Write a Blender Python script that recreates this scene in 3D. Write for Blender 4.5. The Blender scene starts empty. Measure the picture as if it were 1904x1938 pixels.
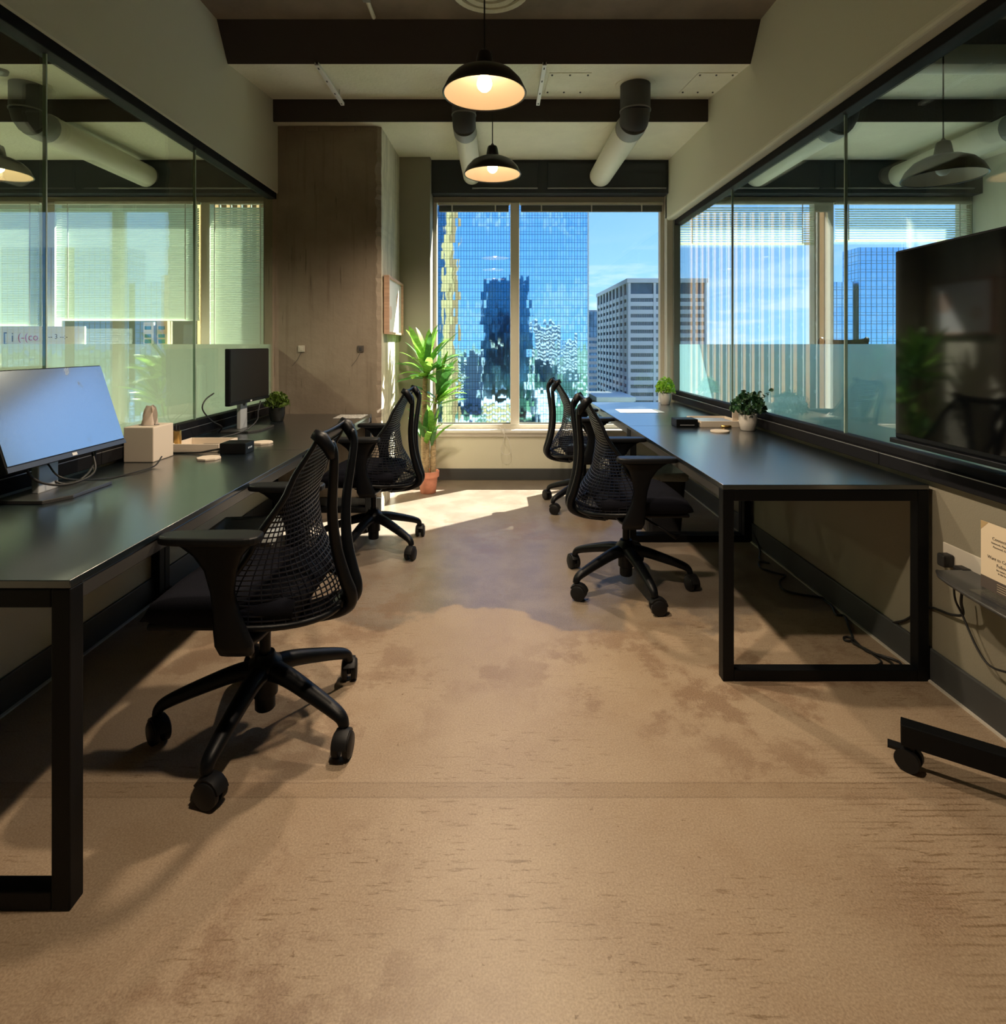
import bpy, bmesh, math, random
from mathutils import Vector, Matrix
random.seed(7)
C = bpy.context.scene.collection
S = bpy.context.scene
PI = math.pi
F_PX, VX, VY, EYE = 1075.0, 942.0, 652.0, 1.25      # focal length and vanishing point in the 1904x1938 frame

# ------------------------------------------------------------------ camera
cd = bpy.data.cameras.new('camera'); cam = bpy.data.objects.new('camera', cd); C.objects.link(cam)
cam.location = (0, 0, EYE); cam.rotation_euler = (PI/2, 0, 0)
cd.sensor_fit = 'HORIZONTAL'; cd.sensor_width = 36; cd.lens = 36*F_PX/1904
cd.shift_x = (952-VX)/1904; cd.shift_y = -(969-VY)/1904
cd.clip_start = 0.05; cd.clip_end = 9000
S.camera = cam
S.view_settings.view_transform = 'Standard'; S.view_settings.look = 'None'
S.view_settings.gamma = 1; S.view_settings.use_curve_mapping = False
S.view_settings.exposure = 1.3
S.cycles.transparent_max_bounces = 24
S.cycles.max_bounces = 9
S.cycles.diffuse_bounces = 4
S.cycles.caustics_reflective = False; S.cycles.caustics_refractive = False

# ------------------------------------------------------------------ node helpers
class N:
    def __init__(s, tree): s.t = tree
    def new(s, typ, ins=None, **kw):
        n = s.t.nodes.new(typ)
        for k, v in kw.items(): setattr(n, k, v)
        for k, v in (ins or {}).items():
            sock = n.inputs[k]
            if hasattr(v, 'node'): s.t.links.new(v, sock)
            elif isinstance(v, (tuple, list)) and len(v) == 3 and sock.type == 'RGBA': sock.default_value = (*v, 1)
            else: sock.default_value = v
        return n
    def math(s, op, a, b=0.0, c=None):
        d = {0: a, 1: b}
        if c is not None: d[2] = c
        return s.new('ShaderNodeMath', d, operation=op).outputs[0]
    def mix(s, f, a, b): return s.new('ShaderNodeMix', {0: f, 6: a, 7: b}, data_type='RGBA').outputs[2]
    def ramp(s, f, p0, p1): return s.new('ShaderNodeMapRange', {0: f, 1: p0, 2: p1, 3: 0.0, 4: 1.0}, interpolation_type='SMOOTHSTEP').outputs[0]
    def noise(s, vec, scale, detail=4, rough=.55, out=0):
        return s.new('ShaderNodeTexNoise', {'Vector': vec, 'Scale': scale, 'Detail': detail, 'Roughness': rough}).outputs[out]
    def map(s, vec, scale=(1,1,1), loc=(0,0,0)): return s.new('ShaderNodeMapping', {0: vec, 1: loc, 3: scale}).outputs[0]
    def pos(s): return s.new('ShaderNodeTexCoord').outputs['Object']

def newmat(name):
    m = bpy.data.materials.new(name); m.use_nodes = True
    m.node_tree.nodes.clear()
    n = N(m.node_tree); out = n.new('ShaderNodeOutputMaterial')
    return m, n, out
def fin(n, out, sh): n.t.links.new(sh, out.inputs[0])

def mat(name, col, rough=.5, metal=0.0, spec=.5, var=.0, vscale=6.0, bump=0.0, bscale=60.0, vstretch=(1,1,1), trans=0.0, coat=0.0):
    m, n, out = newmat(name)
    p = n.pos(); c = col
    if var > 0:
        f = n.noise(n.map(p, vstretch), vscale, 5)
        c = n.mix(n.ramp(f, .3, .7), tuple(x*(1-var) for x in col), tuple(min(1, x*(1+var)) for x in col))
    b = n.new('ShaderNodeBsdfPrincipled', {'Base Color': c, 'Roughness': rough, 'Metallic': metal, 'Specular IOR Level': spec, 'Coat Weight': coat, 'Coat Roughness': rough*.7, 'Coat IOR': 1.7})
    if bump > 0:
        bn = n.new('ShaderNodeBump', {'Strength': bump, 'Distance': .01, 'Height': n.noise(p, bscale, 3)})
        n.t.links.new(bn.outputs[0], b.inputs['Normal'])
    sh = b.outputs[0]
    if trans > 0:
        tr = n.new('ShaderNodeBsdfTranslucent', {'Color': c})
        sh = n.new('ShaderNodeMixShader', {0: trans, 1: sh, 2: tr.outputs[0]}).outputs[0]
    fin(n, out, sh); return m

def glassmat(name, tint, f0=.04, rough=0.0):
    m, n, out = newmat(name)
    fac = n.new('ShaderNodeLayerWeight', {0: .5}).outputs['Facing']
    fr = n.math('MULTIPLY_ADD', n.math('POWER', fac, 5.0), 1-f0, f0)
    t = n.new('ShaderNodeBsdfTransparent', {0: tint}); g = n.new('ShaderNodeBsdfGlossy', {0: (1,1,1), 'Roughness': rough})
    fin(n, out, n.new('ShaderNodeMixShader', {0: fr, 1: t.outputs[0], 2: g.outputs[0]}).outputs[0]); return m

def emis(name, col, st):
    m, n, out = newmat(name)
    fin(n, out, n.new('ShaderNodeEmission', {0: col, 1: st}).outputs[0]); return m

# ------------------------------------------------------------------ sky and sun
SUN_DIR = Vector((-.82, -.66, -1.0)).normalized()
W = bpy.data.worlds.new('sky'); S.world = W; W.use_nodes = True; W.node_tree.nodes.clear()
n = N(W.node_tree)
d = n.new('ShaderNodeTexCoord').outputs['Generated']
sep = n.new('ShaderNodeSeparateXYZ', {0: d}); z = sep.outputs[2]
zc = n.math('MAXIMUM', z, 0.0)
g = n.math('POWER', zc, .55)
sky = n.mix(n.ramp(g, 0.0, .85), (.27, .50, .72), (.05, .19, .58))
sd = n.new('ShaderNodeVectorMath', {0: d, 1: tuple(-SUN_DIR)}, operation='DOT_PRODUCT').outputs['Value']
aur = n.math('POWER', n.math('MAXIMUM', sd, 0.0), 14.0)
sky = n.mix(n.math('MULTIPLY', aur, .75), sky, (1.25, 1.3, 1.35))
inv = n.math('DIVIDE', 1.0, n.math('ADD', zc, .12))
cv = n.new('ShaderNodeCombineXYZ', {0: n.math('MULTIPLY', sep.outputs[0], inv), 1: n.math('MULTIPLY', sep.outputs[1], inv), 2: n.math('MULTIPLY', zc, 2.0)}).outputs[0]
cl = n.noise(cv, 1.15, 8, .6)
cloud = n.math('MULTIPLY', n.ramp(cl, .62, .76), .8)
hz = n.math('MULTIPLY', n.ramp(n.noise(n.map(d, (2.5, 2.5, 16)), 3.0, 6), .48, .62), n.ramp(zc, .20, .03))
cloud = n.math('MAXIMUM', cloud, n.math('MULTIPLY', hz, .5))
sky = n.mix(cloud, sky, (.62, .66, .70))
bg = n.new('ShaderNodeBackground', {0: sky, 1: 1.0})
wo = n.new('ShaderNodeOutputWorld'); n.t.links.new(bg.outputs[0], wo.inputs[0])
sl = bpy.data.lights.new('sun', 'SUN'); sl.energy = 13.0; sl.angle = .009; sl.color = (1, .93, .80)
so = bpy.data.objects.new('sun', sl); C.objects.link(so); so.rotation_euler = SUN_DIR.to_track_quat('-Z', 'Y').to_euler(); so.location = (12, 10, 14)

# ------------------------------------------------------------------ mesh helpers
class B:
    def __init__(s): s.bm = bmesh.new()
    def box(s, x0, x1, y0, y1, z0, z1):
        v = [s.bm.verts.new(p) for p in ((x0,y0,z0),(x1,y0,z0),(x1,y1,z0),(x0,y1,z0),(x0,y0,z1),(x1,y0,z1),(x1,y1,z1),(x0,y1,z1))]
        for f in ((0,3,2,1),(4,5,6,7),(0,1,5,4),(1,2,6,5),(2,3,7,6),(3,0,4,7)): s.bm.faces.new([v[i] for i in f])
        return s
    def obox(s, c, ax, ay, az):      # oriented box: centre and half axes
        c, ax, ay, az = map(Vector, (c, ax, ay, az))
        v = [s.bm.verts.new(c+ax*i+ay*j+az*k) for k in (-1,1) for (i,j) in ((-1,-1),(1,-1),(1,1),(-1,1))]
        for f in ((0,3,2,1),(4,5,6,7),(0,1,5,4),(1,2,6,5),(2,3,7,6),(3,0,4,7)): s.bm.faces.new([v[i] for i in f])
        return s
    def prism(s, pts, axis, a0, a1):  # polygon extruded along an axis
        def P(u, w, a): return {'x': (a,u,w), 'y': (u,a,w), 'z': (u,w,a)}[axis]
        r0 = [s.bm.verts.new(P(u,w,a0)) for u,w in pts]; r1 = [s.bm.verts.new(P(u,w,a1)) for u,w in pts]
        k = len(pts)
        s.bm.faces.new(r0[::-1]); s.bm.faces.new(r1)
        for i in range(k): s.bm.faces.new((r0[i], r0[(i+1)%k], r1[(i+1)%k], r1[i]))
        return s
    def tube(s, pts, r, k=8, cap=True, sq=None):   # r: number or list; sq: flattening (a,b)
        pts = [Vector(p) for p in pts]; m = len(pts)
        rr = r if isinstance(r, (list, tuple)) else [r]*m
        rings = []; prev = None
        for i, p in enumerate(pts):
            t = (pts[min(i+1,m-1)]-pts[max(i-1,0)]).normalized()
            if prev is None:
                a = t.cross(Vector((0,0,1)))
                if a.length < .15: a = t.cross(Vector((0,1,0))) if abs(t.y) < .9 else t.cross(Vector((1,0,0)))
                a.normalize()
            else:
                a = prev - t*prev.dot(t); a.normalize()
            prev = a; b = a.cross(t)
            fa, fb = sq or (1,1)
            rings.append([s.bm.verts.new(p+(a*math.cos(2*PI*j/k+PI/k)*fa+b*math.sin(2*PI*j/k+PI/k)*fb)*rr[i]) for j in range(k)])
        for i in range(m-1):
            for j in range(k): s.bm.faces.new((rings[i][j], rings[i][(j+1)%k], rings[i+1][(j+1)%k], rings[i+1][j]))
        if cap: s.bm.faces.new(rings[0][::-1]); s.bm.faces.new(rings[-1])
        return s
    def lathe(s, prof, c=(0,0,0), k=32, closed=False, cap=True):
        rings = []
        for r, z in prof:
            rings.append([s.bm.verts.new((c[0]+max(r,1e-4)*math.cos(2*PI*j/k), c[1]+max(r,1e-4)*math.sin(2*PI*j/k), c[2]+z)) for j in range(k)])
        m = len(rings)
        for i in range(m if closed else m-1):
            a, b = rings[i], rings[(i+1)%m]
            for j in range(k): s.bm.faces.new((a[j], a[(j+1)%k], b[(j+1)%k], b[j]))
        if not closed and cap:
            if prof[0][0] > 2e-3: s.bm.faces.new(rings[0][::-1])
            if prof[-1][0] > 2e-3: s.bm.faces.new(rings[-1])
        return s
    def build(s, name, m, parent=None, smooth=False, bevel=0.0, seg=2, sub=0, solid=0.0, stuff=False):
        bmesh.ops.recalc_face_normals(s.bm, faces=s.bm.faces)
        me = bpy.data.meshes.new(name); s.bm.to_mesh(me); s.bm.free()
        me.materials.append(m)
        if smooth:
            for p in me.polygons: p.use_smooth = True
        o = bpy.data.objects.new(name, me); C.objects.link(o)
        if parent: o.parent = parent
        if solid: md = o.modifiers.new('thick', 'SOLIDIFY'); md.thickness = solid; md.offset = 0
        if bevel: md = o.modifiers.new('edge', 'BEVEL'); md.width = bevel; md.segments = seg; md.limit_method = 'ANGLE'; md.angle_limit = .6
        if sub: md = o.modifiers.new('soft', 'SUBSURF'); md.levels = sub; md.render_levels = sub
        if stuff: o['kind'] = 'stuff'
        return o
def smooth_by_angle(o, ang=.7):
    for p in o.data.polygons: p.use_smooth = True
    o.data.set_sharp_from_angle(angle=ang)
    return o

def tag(o, label, cat, group=None):
    o['label'] = label; o['category'] = cat
    if group: o['group'] = group
    return o
def thing(name, label, cat, loc=(0,0,0), rz=0.0, group=None):
    o = bpy.data.objects.new(name, None); C.objects.link(o); o.empty_display_size = .1
    o.location = loc; o.rotation_euler = (0,0,rz); return tag(o, label, cat, group)
def struct(o): o['kind'] = 'structure'; return o
def lab(o, t): o['label'] = t; return o
def dup(root, loc, rz, label):
    r = root.copy(); C.objects.link(r); r.location = loc; r.rotation_euler = (0,0,rz); r['label'] = label
    for ch in list(root.children):
        c = ch.copy(); C.objects.link(c); c.parent = r
        for g_ in list(ch.children):
            e = g_.copy(); C.objects.link(e); e.parent = c
    return r
def at(px, py, Y): return Vector(((px-VX)/F_PX*Y, Y, EYE-(py-VY)/F_PX*Y))
def onz(px, py, z=0.0):
    Y = (EYE-z)*F_PX/(py-VY); return Vector(((px-VX)/F_PX*Y, Y, z))
def onx(px, py, X):
    Y = X*F_PX/(px-VX); return Vector((X, Y, EYE-(py-VY)/F_PX*Y))
def curve_pts(pts, k=6):      # Catmull-Rom
    P = [Vector(p) for p in pts]; P = [2*P[0]-P[1]]+P+[2*P[-1]-P[-2]]; out = []
    for i in range(1, len(P)-2):
        for j in range(k):
            t = j/k; a, b, c, e = P[i-1], P[i], P[i+1], P[i+2]
            out.append(.5*((2*b)+(c-a)*t+(2*a-5*b+4*c-e)*t*t+(3*b-a-3*c+e)*t**3))
    out.append(P[-2]); return out
def lerp_tab(tab, v):
    for (a, x), (b, y) in zip(tab, tab[1:]):
        if v <= b:
            t = (v-a)/(b-a); t = t*t*(3-2*t)*.5+t*.5; return x+(y-x)*t
    return tab[-1][1]

# ------------------------------------------------------------------ materials
M = {}
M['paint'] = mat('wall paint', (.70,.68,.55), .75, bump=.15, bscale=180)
M['wall_low_right'] = mat('lower wall tone', (.26,.24,.18), .75, bump=.15, bscale=180)  # right lower wall, darker and browner than the left one
M['wall_low_left'] = mat('left lower wall tone', (.56,.56,.45), .75, bump=.15, bscale=180)
M['ceil'] = mat('ceiling plasterwork', (.80,.77,.62), .9, var=.03, vscale=5, bump=.5, bscale=40)
M['ceil_near'] = mat('brown ceiling', (.20,.155,.115), .9, var=.25, vscale=2, bump=.3, bscale=40)
M['beam'] = mat('dark beam paint', (.048,.038,.036), .8, bump=.3, bscale=60)
M['fascia'] = mat('dark blue fascia', (.028,.034,.044), .6)
M['base'] = mat('vinyl baseboard', (.055,.058,.060), .5)
M['black'] = mat('black powder coat', (.0022,.003,.0042), .5, spec=.22, bump=.08, bscale=400)
M['desktop'] = mat('black desktop laminate', (.004,.009,.013), .30, spec=1.0, coat=1.0, bump=.06, bscale=300)
M['rail'] = mat('satin rail', (.10,.10,.10), .30, metal=.6)
M['trim'] = mat('partition channel', (.010,.010,.012), .6, spec=.12)
M['trim_line'] = mat('channel lip', (.35,.35,.36), .3, metal=.7)
M['frame'] = mat('window frame', (.72,.66,.55), .5)
M['frame_dark'] = mat('window gasket', (.20,.21,.18), .5)
M['sill'] = mat('sill', (.80,.77,.70), .45)
M['white'] = mat('white plastic', (.78,.77,.75), .45)
M['cream'] = mat('cream card', (.80,.70,.58), .6)
M['duct_white'] = mat('duct white', (.70,.67,.56), .6)
M['duct_grey'] = mat('duct grey', (.22,.22,.21), .6)
M['duct_dark'] = mat('duct dark', (.055,.055,.058), .6)
M['chair'] = mat('chair plastic', (.0022,.003,.0048), .42, spec=.25, bump=.05, bscale=300)
M['chair_rub'] = mat('chair arm pad', (.005,.006,.008), .5, spec=.3)
M['chair_net'] = mat('chair net elastomer', (.006,.0075,.014), .42, spec=.35)
M['fabric'] = mat('seat fabric', (.007,.0075,.012), .95, spec=.1, bump=.4, bscale=500)
M['wheel'] = mat('caster rubber', (.008,.008,.009), .5, spec=.3)
M['shade_out'] = mat('shade enamel', (.018,.016,.015), .28)
M['shade_in'] = mat('shade white', (.80,.68,.56), .5)
M['gold'] = mat('brass', (.80,.52,.18), .3, metal=1)
M['silver'] = mat('silver plastic', (.60,.63,.66), .35, metal=.3)
M['pot_white'] = mat('white pot', (.76,.72,.66), .55)
M['pot_black'] = mat('black pot', (.012,.013,.012), .5)
M['terra'] = mat('terracotta', (.60,.24,.15), .7, var=.12, vscale=14)
M['soil'] = mat('soil', (.05,.035,.025), .95, bump=.8, bscale=120)
M['leafA'] = mat('leaf green', (.27,.56,.08), .38, var=.3, vscale=12, trans=.45)
M['leafB'] = mat('leaf dark green', (.08,.24,.05), .42, var=.3, vscale=12, trans=.25)
M['leafC'] = mat('leaf yellow green', (.42,.70,.08), .42, var=.3, vscale=20, trans=.4)
M['leafD'] = mat('leaf deep green', (.025,.085,.03), .45, var=.35, vscale=20, trans=.15)
M['leafE'] = mat('leaf olive', (.10,.17,.02), .5, var=.35, vscale=30, trans=.2)
M['cane'] = mat('cane bark', (.42,.31,.17), .8, var=.3, vscale=40, vstretch=(1,1,3), bump=.5, bscale=90)
M['cord'] = mat('black cable', (.012,.012,.012), .5)
M['cord_white'] = mat('white cable', (.75,.72,.66), .5)
M['paper'] = mat('paper', (.88,.88,.86), .6)
M['wood'] = mat('pale wood frame', (.52,.34,.24), .55, var=.12, vscale=5, vstretch=(1,1,12))
M['ink'] = mat('print ink', (.10,.08,.07), .6)
M['ink_red'] = mat('red ink', (.55,.05,.04), .6)
M['tan_corner'] = mat('tan print', (.50,.36,.18), .6)
M['shelf'] = mat('dark glass shelf', (.03,.035,.04), .15)
M['acrylic'] = glassmat('acrylic', (.95,.95,.95))
M['liner'] = mat('bin liner', (.55,.60,.62), .3, bump=.6, bscale=60, trans=.3)
M['bin'] = mat('bin plastic', (.014,.014,.016), .45)
M['win'] = glassmat('window glass', (.93,.96,.97), .075)
M['pglass'] = glassmat('partition glass', (.875,.985,.92), .12)
M['pglass_r'] = glassmat('partition glass blue', (.91,.99,.995), .085)
M['pedge'] = mat('glass edge', (.55,.70,.62), .2)
M['bulb'] = emis('glowing bulb', (1, .70, .38), 9.0)
M['bulb_off'] = mat('unlit bulb', (.8,.8,.78), .3)
M['plate'] = mat('outlet plate', (.62,.58,.50), .5)
M['plate_grey'] = mat('grey box', (.10,.085,.075), .5)
M['teal'] = mat('teal print', (.08,.25,.27), .6)
M['kraft'] = mat('kraft card', (.62,.52,.34), .7)

M['bounce_floor'] = mat('pale blue grey carpet', (.42,.55,.62), .95, var=.15, vscale=40)  # unseen floor colour, invented to bounce bluish light into the frosted film
# concrete column
m, n, out = newmat('board concrete'); M['concrete'] = m
p = n.pos()
f1 = n.noise(p, 1.7, 6, .6); f2 = n.noise(n.map(p, (9, 9, .6)), 2.5, 6); f3 = n.noise(n.map(p, (30, 30, 2.0)), 1.2, 3)
c = n.mix(n.ramp(f1, .3, .7), (.225,.180,.135), (.33,.275,.215))
c = n.mix(n.math('MULTIPLY', n.ramp(f2, .52, .72), .45), c, (.17,.13,.095))
c = n.mix(n.math('MULTIPLY', n.ramp(f3, .66, .72), .6), c, (.09,.07,.05))
b = n.new('ShaderNodeBsdfPrincipled', {'Base Color': c, 'Roughness': .85})
bn = n.new('ShaderNodeBump', {'Strength': .25, 'Distance': .008, 'Height': n.math('ADD', n.noise(p, 30, 5), n.math('MULTIPLY', f3, .3))})
n.t.links.new(bn.outputs[0], b.inputs['Normal']); fin(n, out, b.outputs[0])

# polished concrete floor
m, n, out = newmat('polished concrete floor'); M['floor'] = m
p = n.pos(); sp = n.new('ShaderNodeSeparateXYZ', {0: p})
X_, Y_ = sp.outputs[0], sp.outputs[1]
big = n.noise(p, 1.3, 5); mid = n.noise(p, 4.5, 6, .65); fine = n.noise(p, 210, 2); wob = n.noise(p, 2.2, 4)
c = n.mix(n.ramp(big, .32, .68), (.36,.265,.180), (.44,.335,.235))
c = n.mix(n.math('MULTIPLY', n.ramp(mid, .42, .72), .55), c, (.32,.215,.135))
yy = n.math('ADD', Y_, n.math('MULTIPLY', n.math('SUBTRACT', wob, .5), 1.5))
worn = n.ramp(yy, 2.56, 2.66)                                        # worn grey paint beyond the middle of the room
grey = n.mix(n.ramp(mid, .35, .65), (.235,.200,.170), (.15,.125,.108))
c = n.mix(n.math('MULTIPLY', worn, .9), c, grey)
rx = n.math('ADD', n.math('POWER', n.math('DIVIDE', n.math('SUBTRACT', X_, .85), .75), 2.0), n.math('POWER', n.math('DIVIDE', n.math('SUBTRACT', Y_, 2.15), .42), 2.0))
rust = n.math('MULTIPLY', n.ramp(n.noise(p, 3.6, 8, .72), .48, .58), n.math('MAXIMUM', n.ramp(rx, 1.6, .3), n.math('MULTIPLY', n.ramp(n.noise(n.map(p, (1,1,1), (5,3,0)), .8, 2), .50, .62), .8)))
c = n.mix(n.math('MULTIPLY', rust, .65), c, (.17,.085,.045))
# float marks: short dark dashes running across the room, in patches
dash = n.noise(n.map(p, (13, 95, 1)), 1.0, 4, .7)
patch = n.ramp(n.noise(n.map(p, (1,1,1), (2.3,7.1,0)), 1.5, 3), .45, .62)
c = n.mix(n.math('MULTIPLY', n.math('MULTIPLY', n.ramp(dash, .57, .64), patch), .85), c, (.15,.085,.035))
rg = n.math('MULTIPLY', n.math('MULTIPLY', n.ramp(X_, .75, 1.15), n.ramp(Y_, 1.9, 1.6)), n.ramp(n.noise(n.map(p, (9, 30, 1)), 1.0, 3), .42, .58))
saw = n.new('ShaderNodeMath', {0: n.math('ADD', Y_, n.math('MULTIPLY', n.noise(p, 14, 3), .010)), 1: .0095}, operation='PINGPONG').outputs[0]
c = n.mix(n.math('MULTIPLY', n.math('MULTIPLY', rg, n.ramp(saw, .0055, .0085)), .8), c, (.13,.07,.025))
pit = n.math('MULTIPLY', n.ramp(n.noise(p, 46, 3, .6), .66, .72), n.ramp(n.noise(n.map(p, (1,1,1), (8,1,0)), 1.9, 2), .46, .58))
c = n.mix(n.math('MULTIPLY', pit, .85), c, (.14,.075,.03))
jl = n.math('ABSOLUTE', n.math('SUBTRACT', Y_, 1.594))
c = n.mix(n.math('MULTIPLY', n.ramp(jl, .030, .022), .30), c, (.17,.10,.05))
c = n.mix(n.math('MULTIPLY', n.ramp(n.math('ABSOLUTE', n.math('SUBTRACT', jl, .026)), .004, .0015), .4), c, (.12,.07,.04))
crk = n.new('ShaderNodeTexVoronoi', {'Vector': n.new('ShaderNodeVectorMath', {0: p, 1: n.new('ShaderNodeVectorMath', {0: n.noise(p, 3, 4, out=1), 3: .35}, operation='SCALE').outputs[0]}, operation='ADD').outputs[0], 'Scale': .8}, feature='DISTANCE_TO_EDGE').outputs['Distance']
c = n.mix(n.math('MULTIPLY', n.math('MULTIPLY', n.ramp(crk, .004, .001), n.ramp(big, .5, .6)), .15), c, (.12,.08,.06))
c = n.mix(n.ramp(fine, .2, .8), n.mix(.30, c, (.10,.06,.03)), n.mix(.20, c, (.75,.60,.42)))
rr = n.new('ShaderNodeMapRange', {0: n.math('ADD', n.math('MULTIPLY', worn, .5), n.math('MULTIPLY', mid, .5)), 1: 0.1, 2: .9, 3: .48, 4: .27}).outputs[0]
b = n.new('ShaderNodeBsdfPrincipled', {'Base Color': c, 'Roughness': rr, 'Specular IOR Level': .6})
bn = n.new('ShaderNodeBump', {'Strength': .12, 'Distance': .004, 'Height': n.math('ADD', n.noise(p, 60, 4), n.math('MULTIPLY', dash, .5))})
n.t.links.new(bn.outputs[0], b.inputs['Normal']); fin(n, out, b.outputs[0])

# frosted privacy film
for key, ct_, cd_, cr_ in (('frost', (.86,.98,.92), (.74,.86,.80), (1.0,1.0,.97)), ('frost_r', (.70,.96,1.0), (.58,.86,.94), (.80,.98,1.0))):
    m, n, out = newmat('frosted film'); M[key] = m
    t = n.new('ShaderNodeBsdfTranslucent', {0: ct_}); df = n.new('ShaderNodeBsdfDiffuse', {0: cd_}); tr = n.new('ShaderNodeBsdfTransparent', {0: (.85,.97,.95)})
    rf = n.new('ShaderNodeBsdfRefraction', {0: cr_, 'Roughness': .40, 'IOR': 1.4})
    a = n.new('ShaderNodeMixShader', {0: .22, 1: t.outputs[0], 2: df.outputs[0]}).outputs[0]
    a = n.new('ShaderNodeMixShader', {0: .70, 1: a, 2: rf.outputs[0]}).outputs[0]
    fin(n, out, n.new('ShaderNodeMixShader', {0: .18, 1: a, 2: tr.outputs[0]}).outputs[0])

# blind slats
m, n, out = newmat('blind slat'); M['slat'] = m
t = n.new('ShaderNodeBsdfTranslucent', {0: (.96,.98,.88)}); df = n.new('ShaderNodeBsdfDiffuse', {0: (.82,.86,.76)})
fin(n, out, n.new('ShaderNodeMixShader', {0: .72, 1: df.outputs[0], 2: t.outputs[0]}).outputs[0])
M['slat_dark'] = mat('stacked slats', (.16,.16,.14), .5)

# monitor / television screens
m, n, out = newmat('glossy monitor panel'); M['screen_blue'] = m
p = n.pos(); sm = n.ramp(n.noise(n.map(p, (1, 1, .6)), 13, 4, .6), .62, .76)
rr = n.math('MULTIPLY_ADD', sm, .25, .16)
fin(n, out, n.new('ShaderNodeBsdfPrincipled', {'Base Color': n.mix(sm, (.42,.50,.56), (.20,.24,.28)), 'Metallic': .85, 'Roughness': rr}).outputs[0])
M['screen_off'] = mat('dark matte panel', (.004,.0045,.006), .30, spec=.3)
M['screen_tv'] = mat('television panel', (.002,.0025,.003), .06, spec=.32)

# mirror tower glass: every pane slightly out of plane, dark joints
def mirrormat(name, col, pw, ph, wav, line=(.02,.06,.10), rough=.03):
    m, n, out = newmat(name)
    p = n.pos(); s_ = n.new('ShaderNodeSeparateXYZ', {0: p})
    u = n.math('ADD', s_.outputs[0], s_.outputs[1]); v = s_.outputs[2]
    uu, vv = n.math('DIVIDE', u, pw), n.math('DIVIDE', v, ph)
    cell = n.new('ShaderNodeCombineXYZ', {0: n.math('FLOOR', uu), 1: n.math('FLOOR', vv), 2: 0.0}).outputs[0]
    rnd = n.new('ShaderNodeTexWhiteNoise', {0: cell}, noise_dimensions='3D').outputs[1]
    w = n.noise(n.map(p, (.45,.45,.22)), 1.0, 3, .5, out=1)
    off = n.new('ShaderNodeVectorMath', {0: rnd, 1: w}, operation='ADD').outputs[0]
    off = n.new('ShaderNodeVectorMath', {0: off, 1: (1,1,1)}, operation='SUBTRACT').outputs[0]
    off = n.new('ShaderNodeVectorMath', {0: off, 3: wav}, operation='SCALE').outputs[0]
    nn = n.new('ShaderNodeVectorMath', {0: n.new('ShaderNodeNewGeometry').outputs['Normal'], 1: off}, operation='ADD').outputs[0]
    nn = n.new('ShaderNodeVectorMath', {0: nn}, operation='NORMALIZE').outputs[0]
    fu, fv = n.math('FRACT', uu), n.math('FRACT', vv)
    ln = n.math('MAXIMUM', n.math('LESS_THAN', fu, .16), n.math('LESS_THAN', fv, .07))
    ln = n.math('MAXIMUM', ln, n.math('MULTIPLY', n.math('LESS_THAN', n.math('ABSOLUTE', n.math('SUBTRACT', fv, .35)), .03), .8))
    b = n.new('ShaderNodeBsdfPrincipled', {'Base Color': n.mix(n.math('MULTIPLY', ln, .72), col, line), 'Metallic': 1.0, 'Roughness': rough, 'Normal': nn})
    fin(n, out, b.outputs[0]); return m
M['tower'] = mirrormat('mirror tower glass', (.44,.76,.98), 1.25, 3.6, .016)
M['tower2'] = mirrormat('blue glass', (.35,.62,.88), 2.4, 3.8, .012)
M['own'] = mirrormat('own facade glass', (.26,.36,.42), 1.6, 3.7, .01, line=(.10,.11,.12), rough=.1)
M['off_white'] = mat('precast panel', (.62,.62,.66), .8)
M['off_glass'] = mat('office window', (.055,.075,.11), .12, spec=.8, var=.4, vscale=.12)
M['tan'] = mat('tan stone fin', (.27,.135,.045), .8)
M['thin_fin'] = mat('pale metal fin', (.26,.24,.21), .7)
M['tan_wall'] = mat('tan stone wall', (.50,.30,.11), .7)
M['ground'] = None
m, n, out = newmat('city ground'); M['ground'] = m
p = n.pos()
v = n.new('ShaderNodeTexVoronoi', {'Vector': p, 'Scale': .022}, feature='F1').outputs['Color']
vv = n.new('ShaderNodeSeparateXYZ', {0: v}).outputs[0]
c = n.mix(n.ramp(n.noise(p, .012, 5), .40, .55), (.06,.13,.045), (.05,.10,.04))
c = n.mix(n.math('GREATER_THAN', vv, .80), c, (.42,.40,.37))
fin(n, out, n.new('ShaderNodeBsdfPrincipled', {'Base Color': c, 'Roughness': .95}).outputs[0])

# ------------------------------------------------------------------ room shell
XL, XR = -1.685, 1.62          # wall faces below the glass
XA, XB = -5.2, 4.6             # outer ends of the two neighbouring rooms
struct(B().box(XA, 1.70, -2.7, 5.45, -.12, 0).build('floor', M['floor']))
struct(B().box(1.70, XB, -2.7, 5.45, -.12, 0).build('floor', M['bounce_floor']))
cl = struct(B().prism([(3.47,2.965),(4.175,3.05),(4.175,3.32),(3.47,3.32)], 'x', XA, XB).prism([(4.185,2.89),(5.14,2.92),(5.14,3.32),(4.185,3.32)], 'x', XA, XB).build('ceiling', M['ceil']))
struct(B().box(XA, XB, -2.7, 3.335, 3.16, 3.32).build('ceiling', M['ceil_near']))
struct(B().prism([(3.335,3.16),(3.47,2.963),(3.47,3.32),(3.335,3.32)], 'x', XA, XB).build('beam', M['beam']))
struct(B().prism([(4.168,3.06),(4.172,2.889),(4.186,2.889),(4.186,3.2)], 'x', XA, XB).build('beam', M['beam']))
wb = struct(B().box(XA, XB, 5.14, 5.26, 2.62, 3.32).build('beam', M['fascia']))
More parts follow.
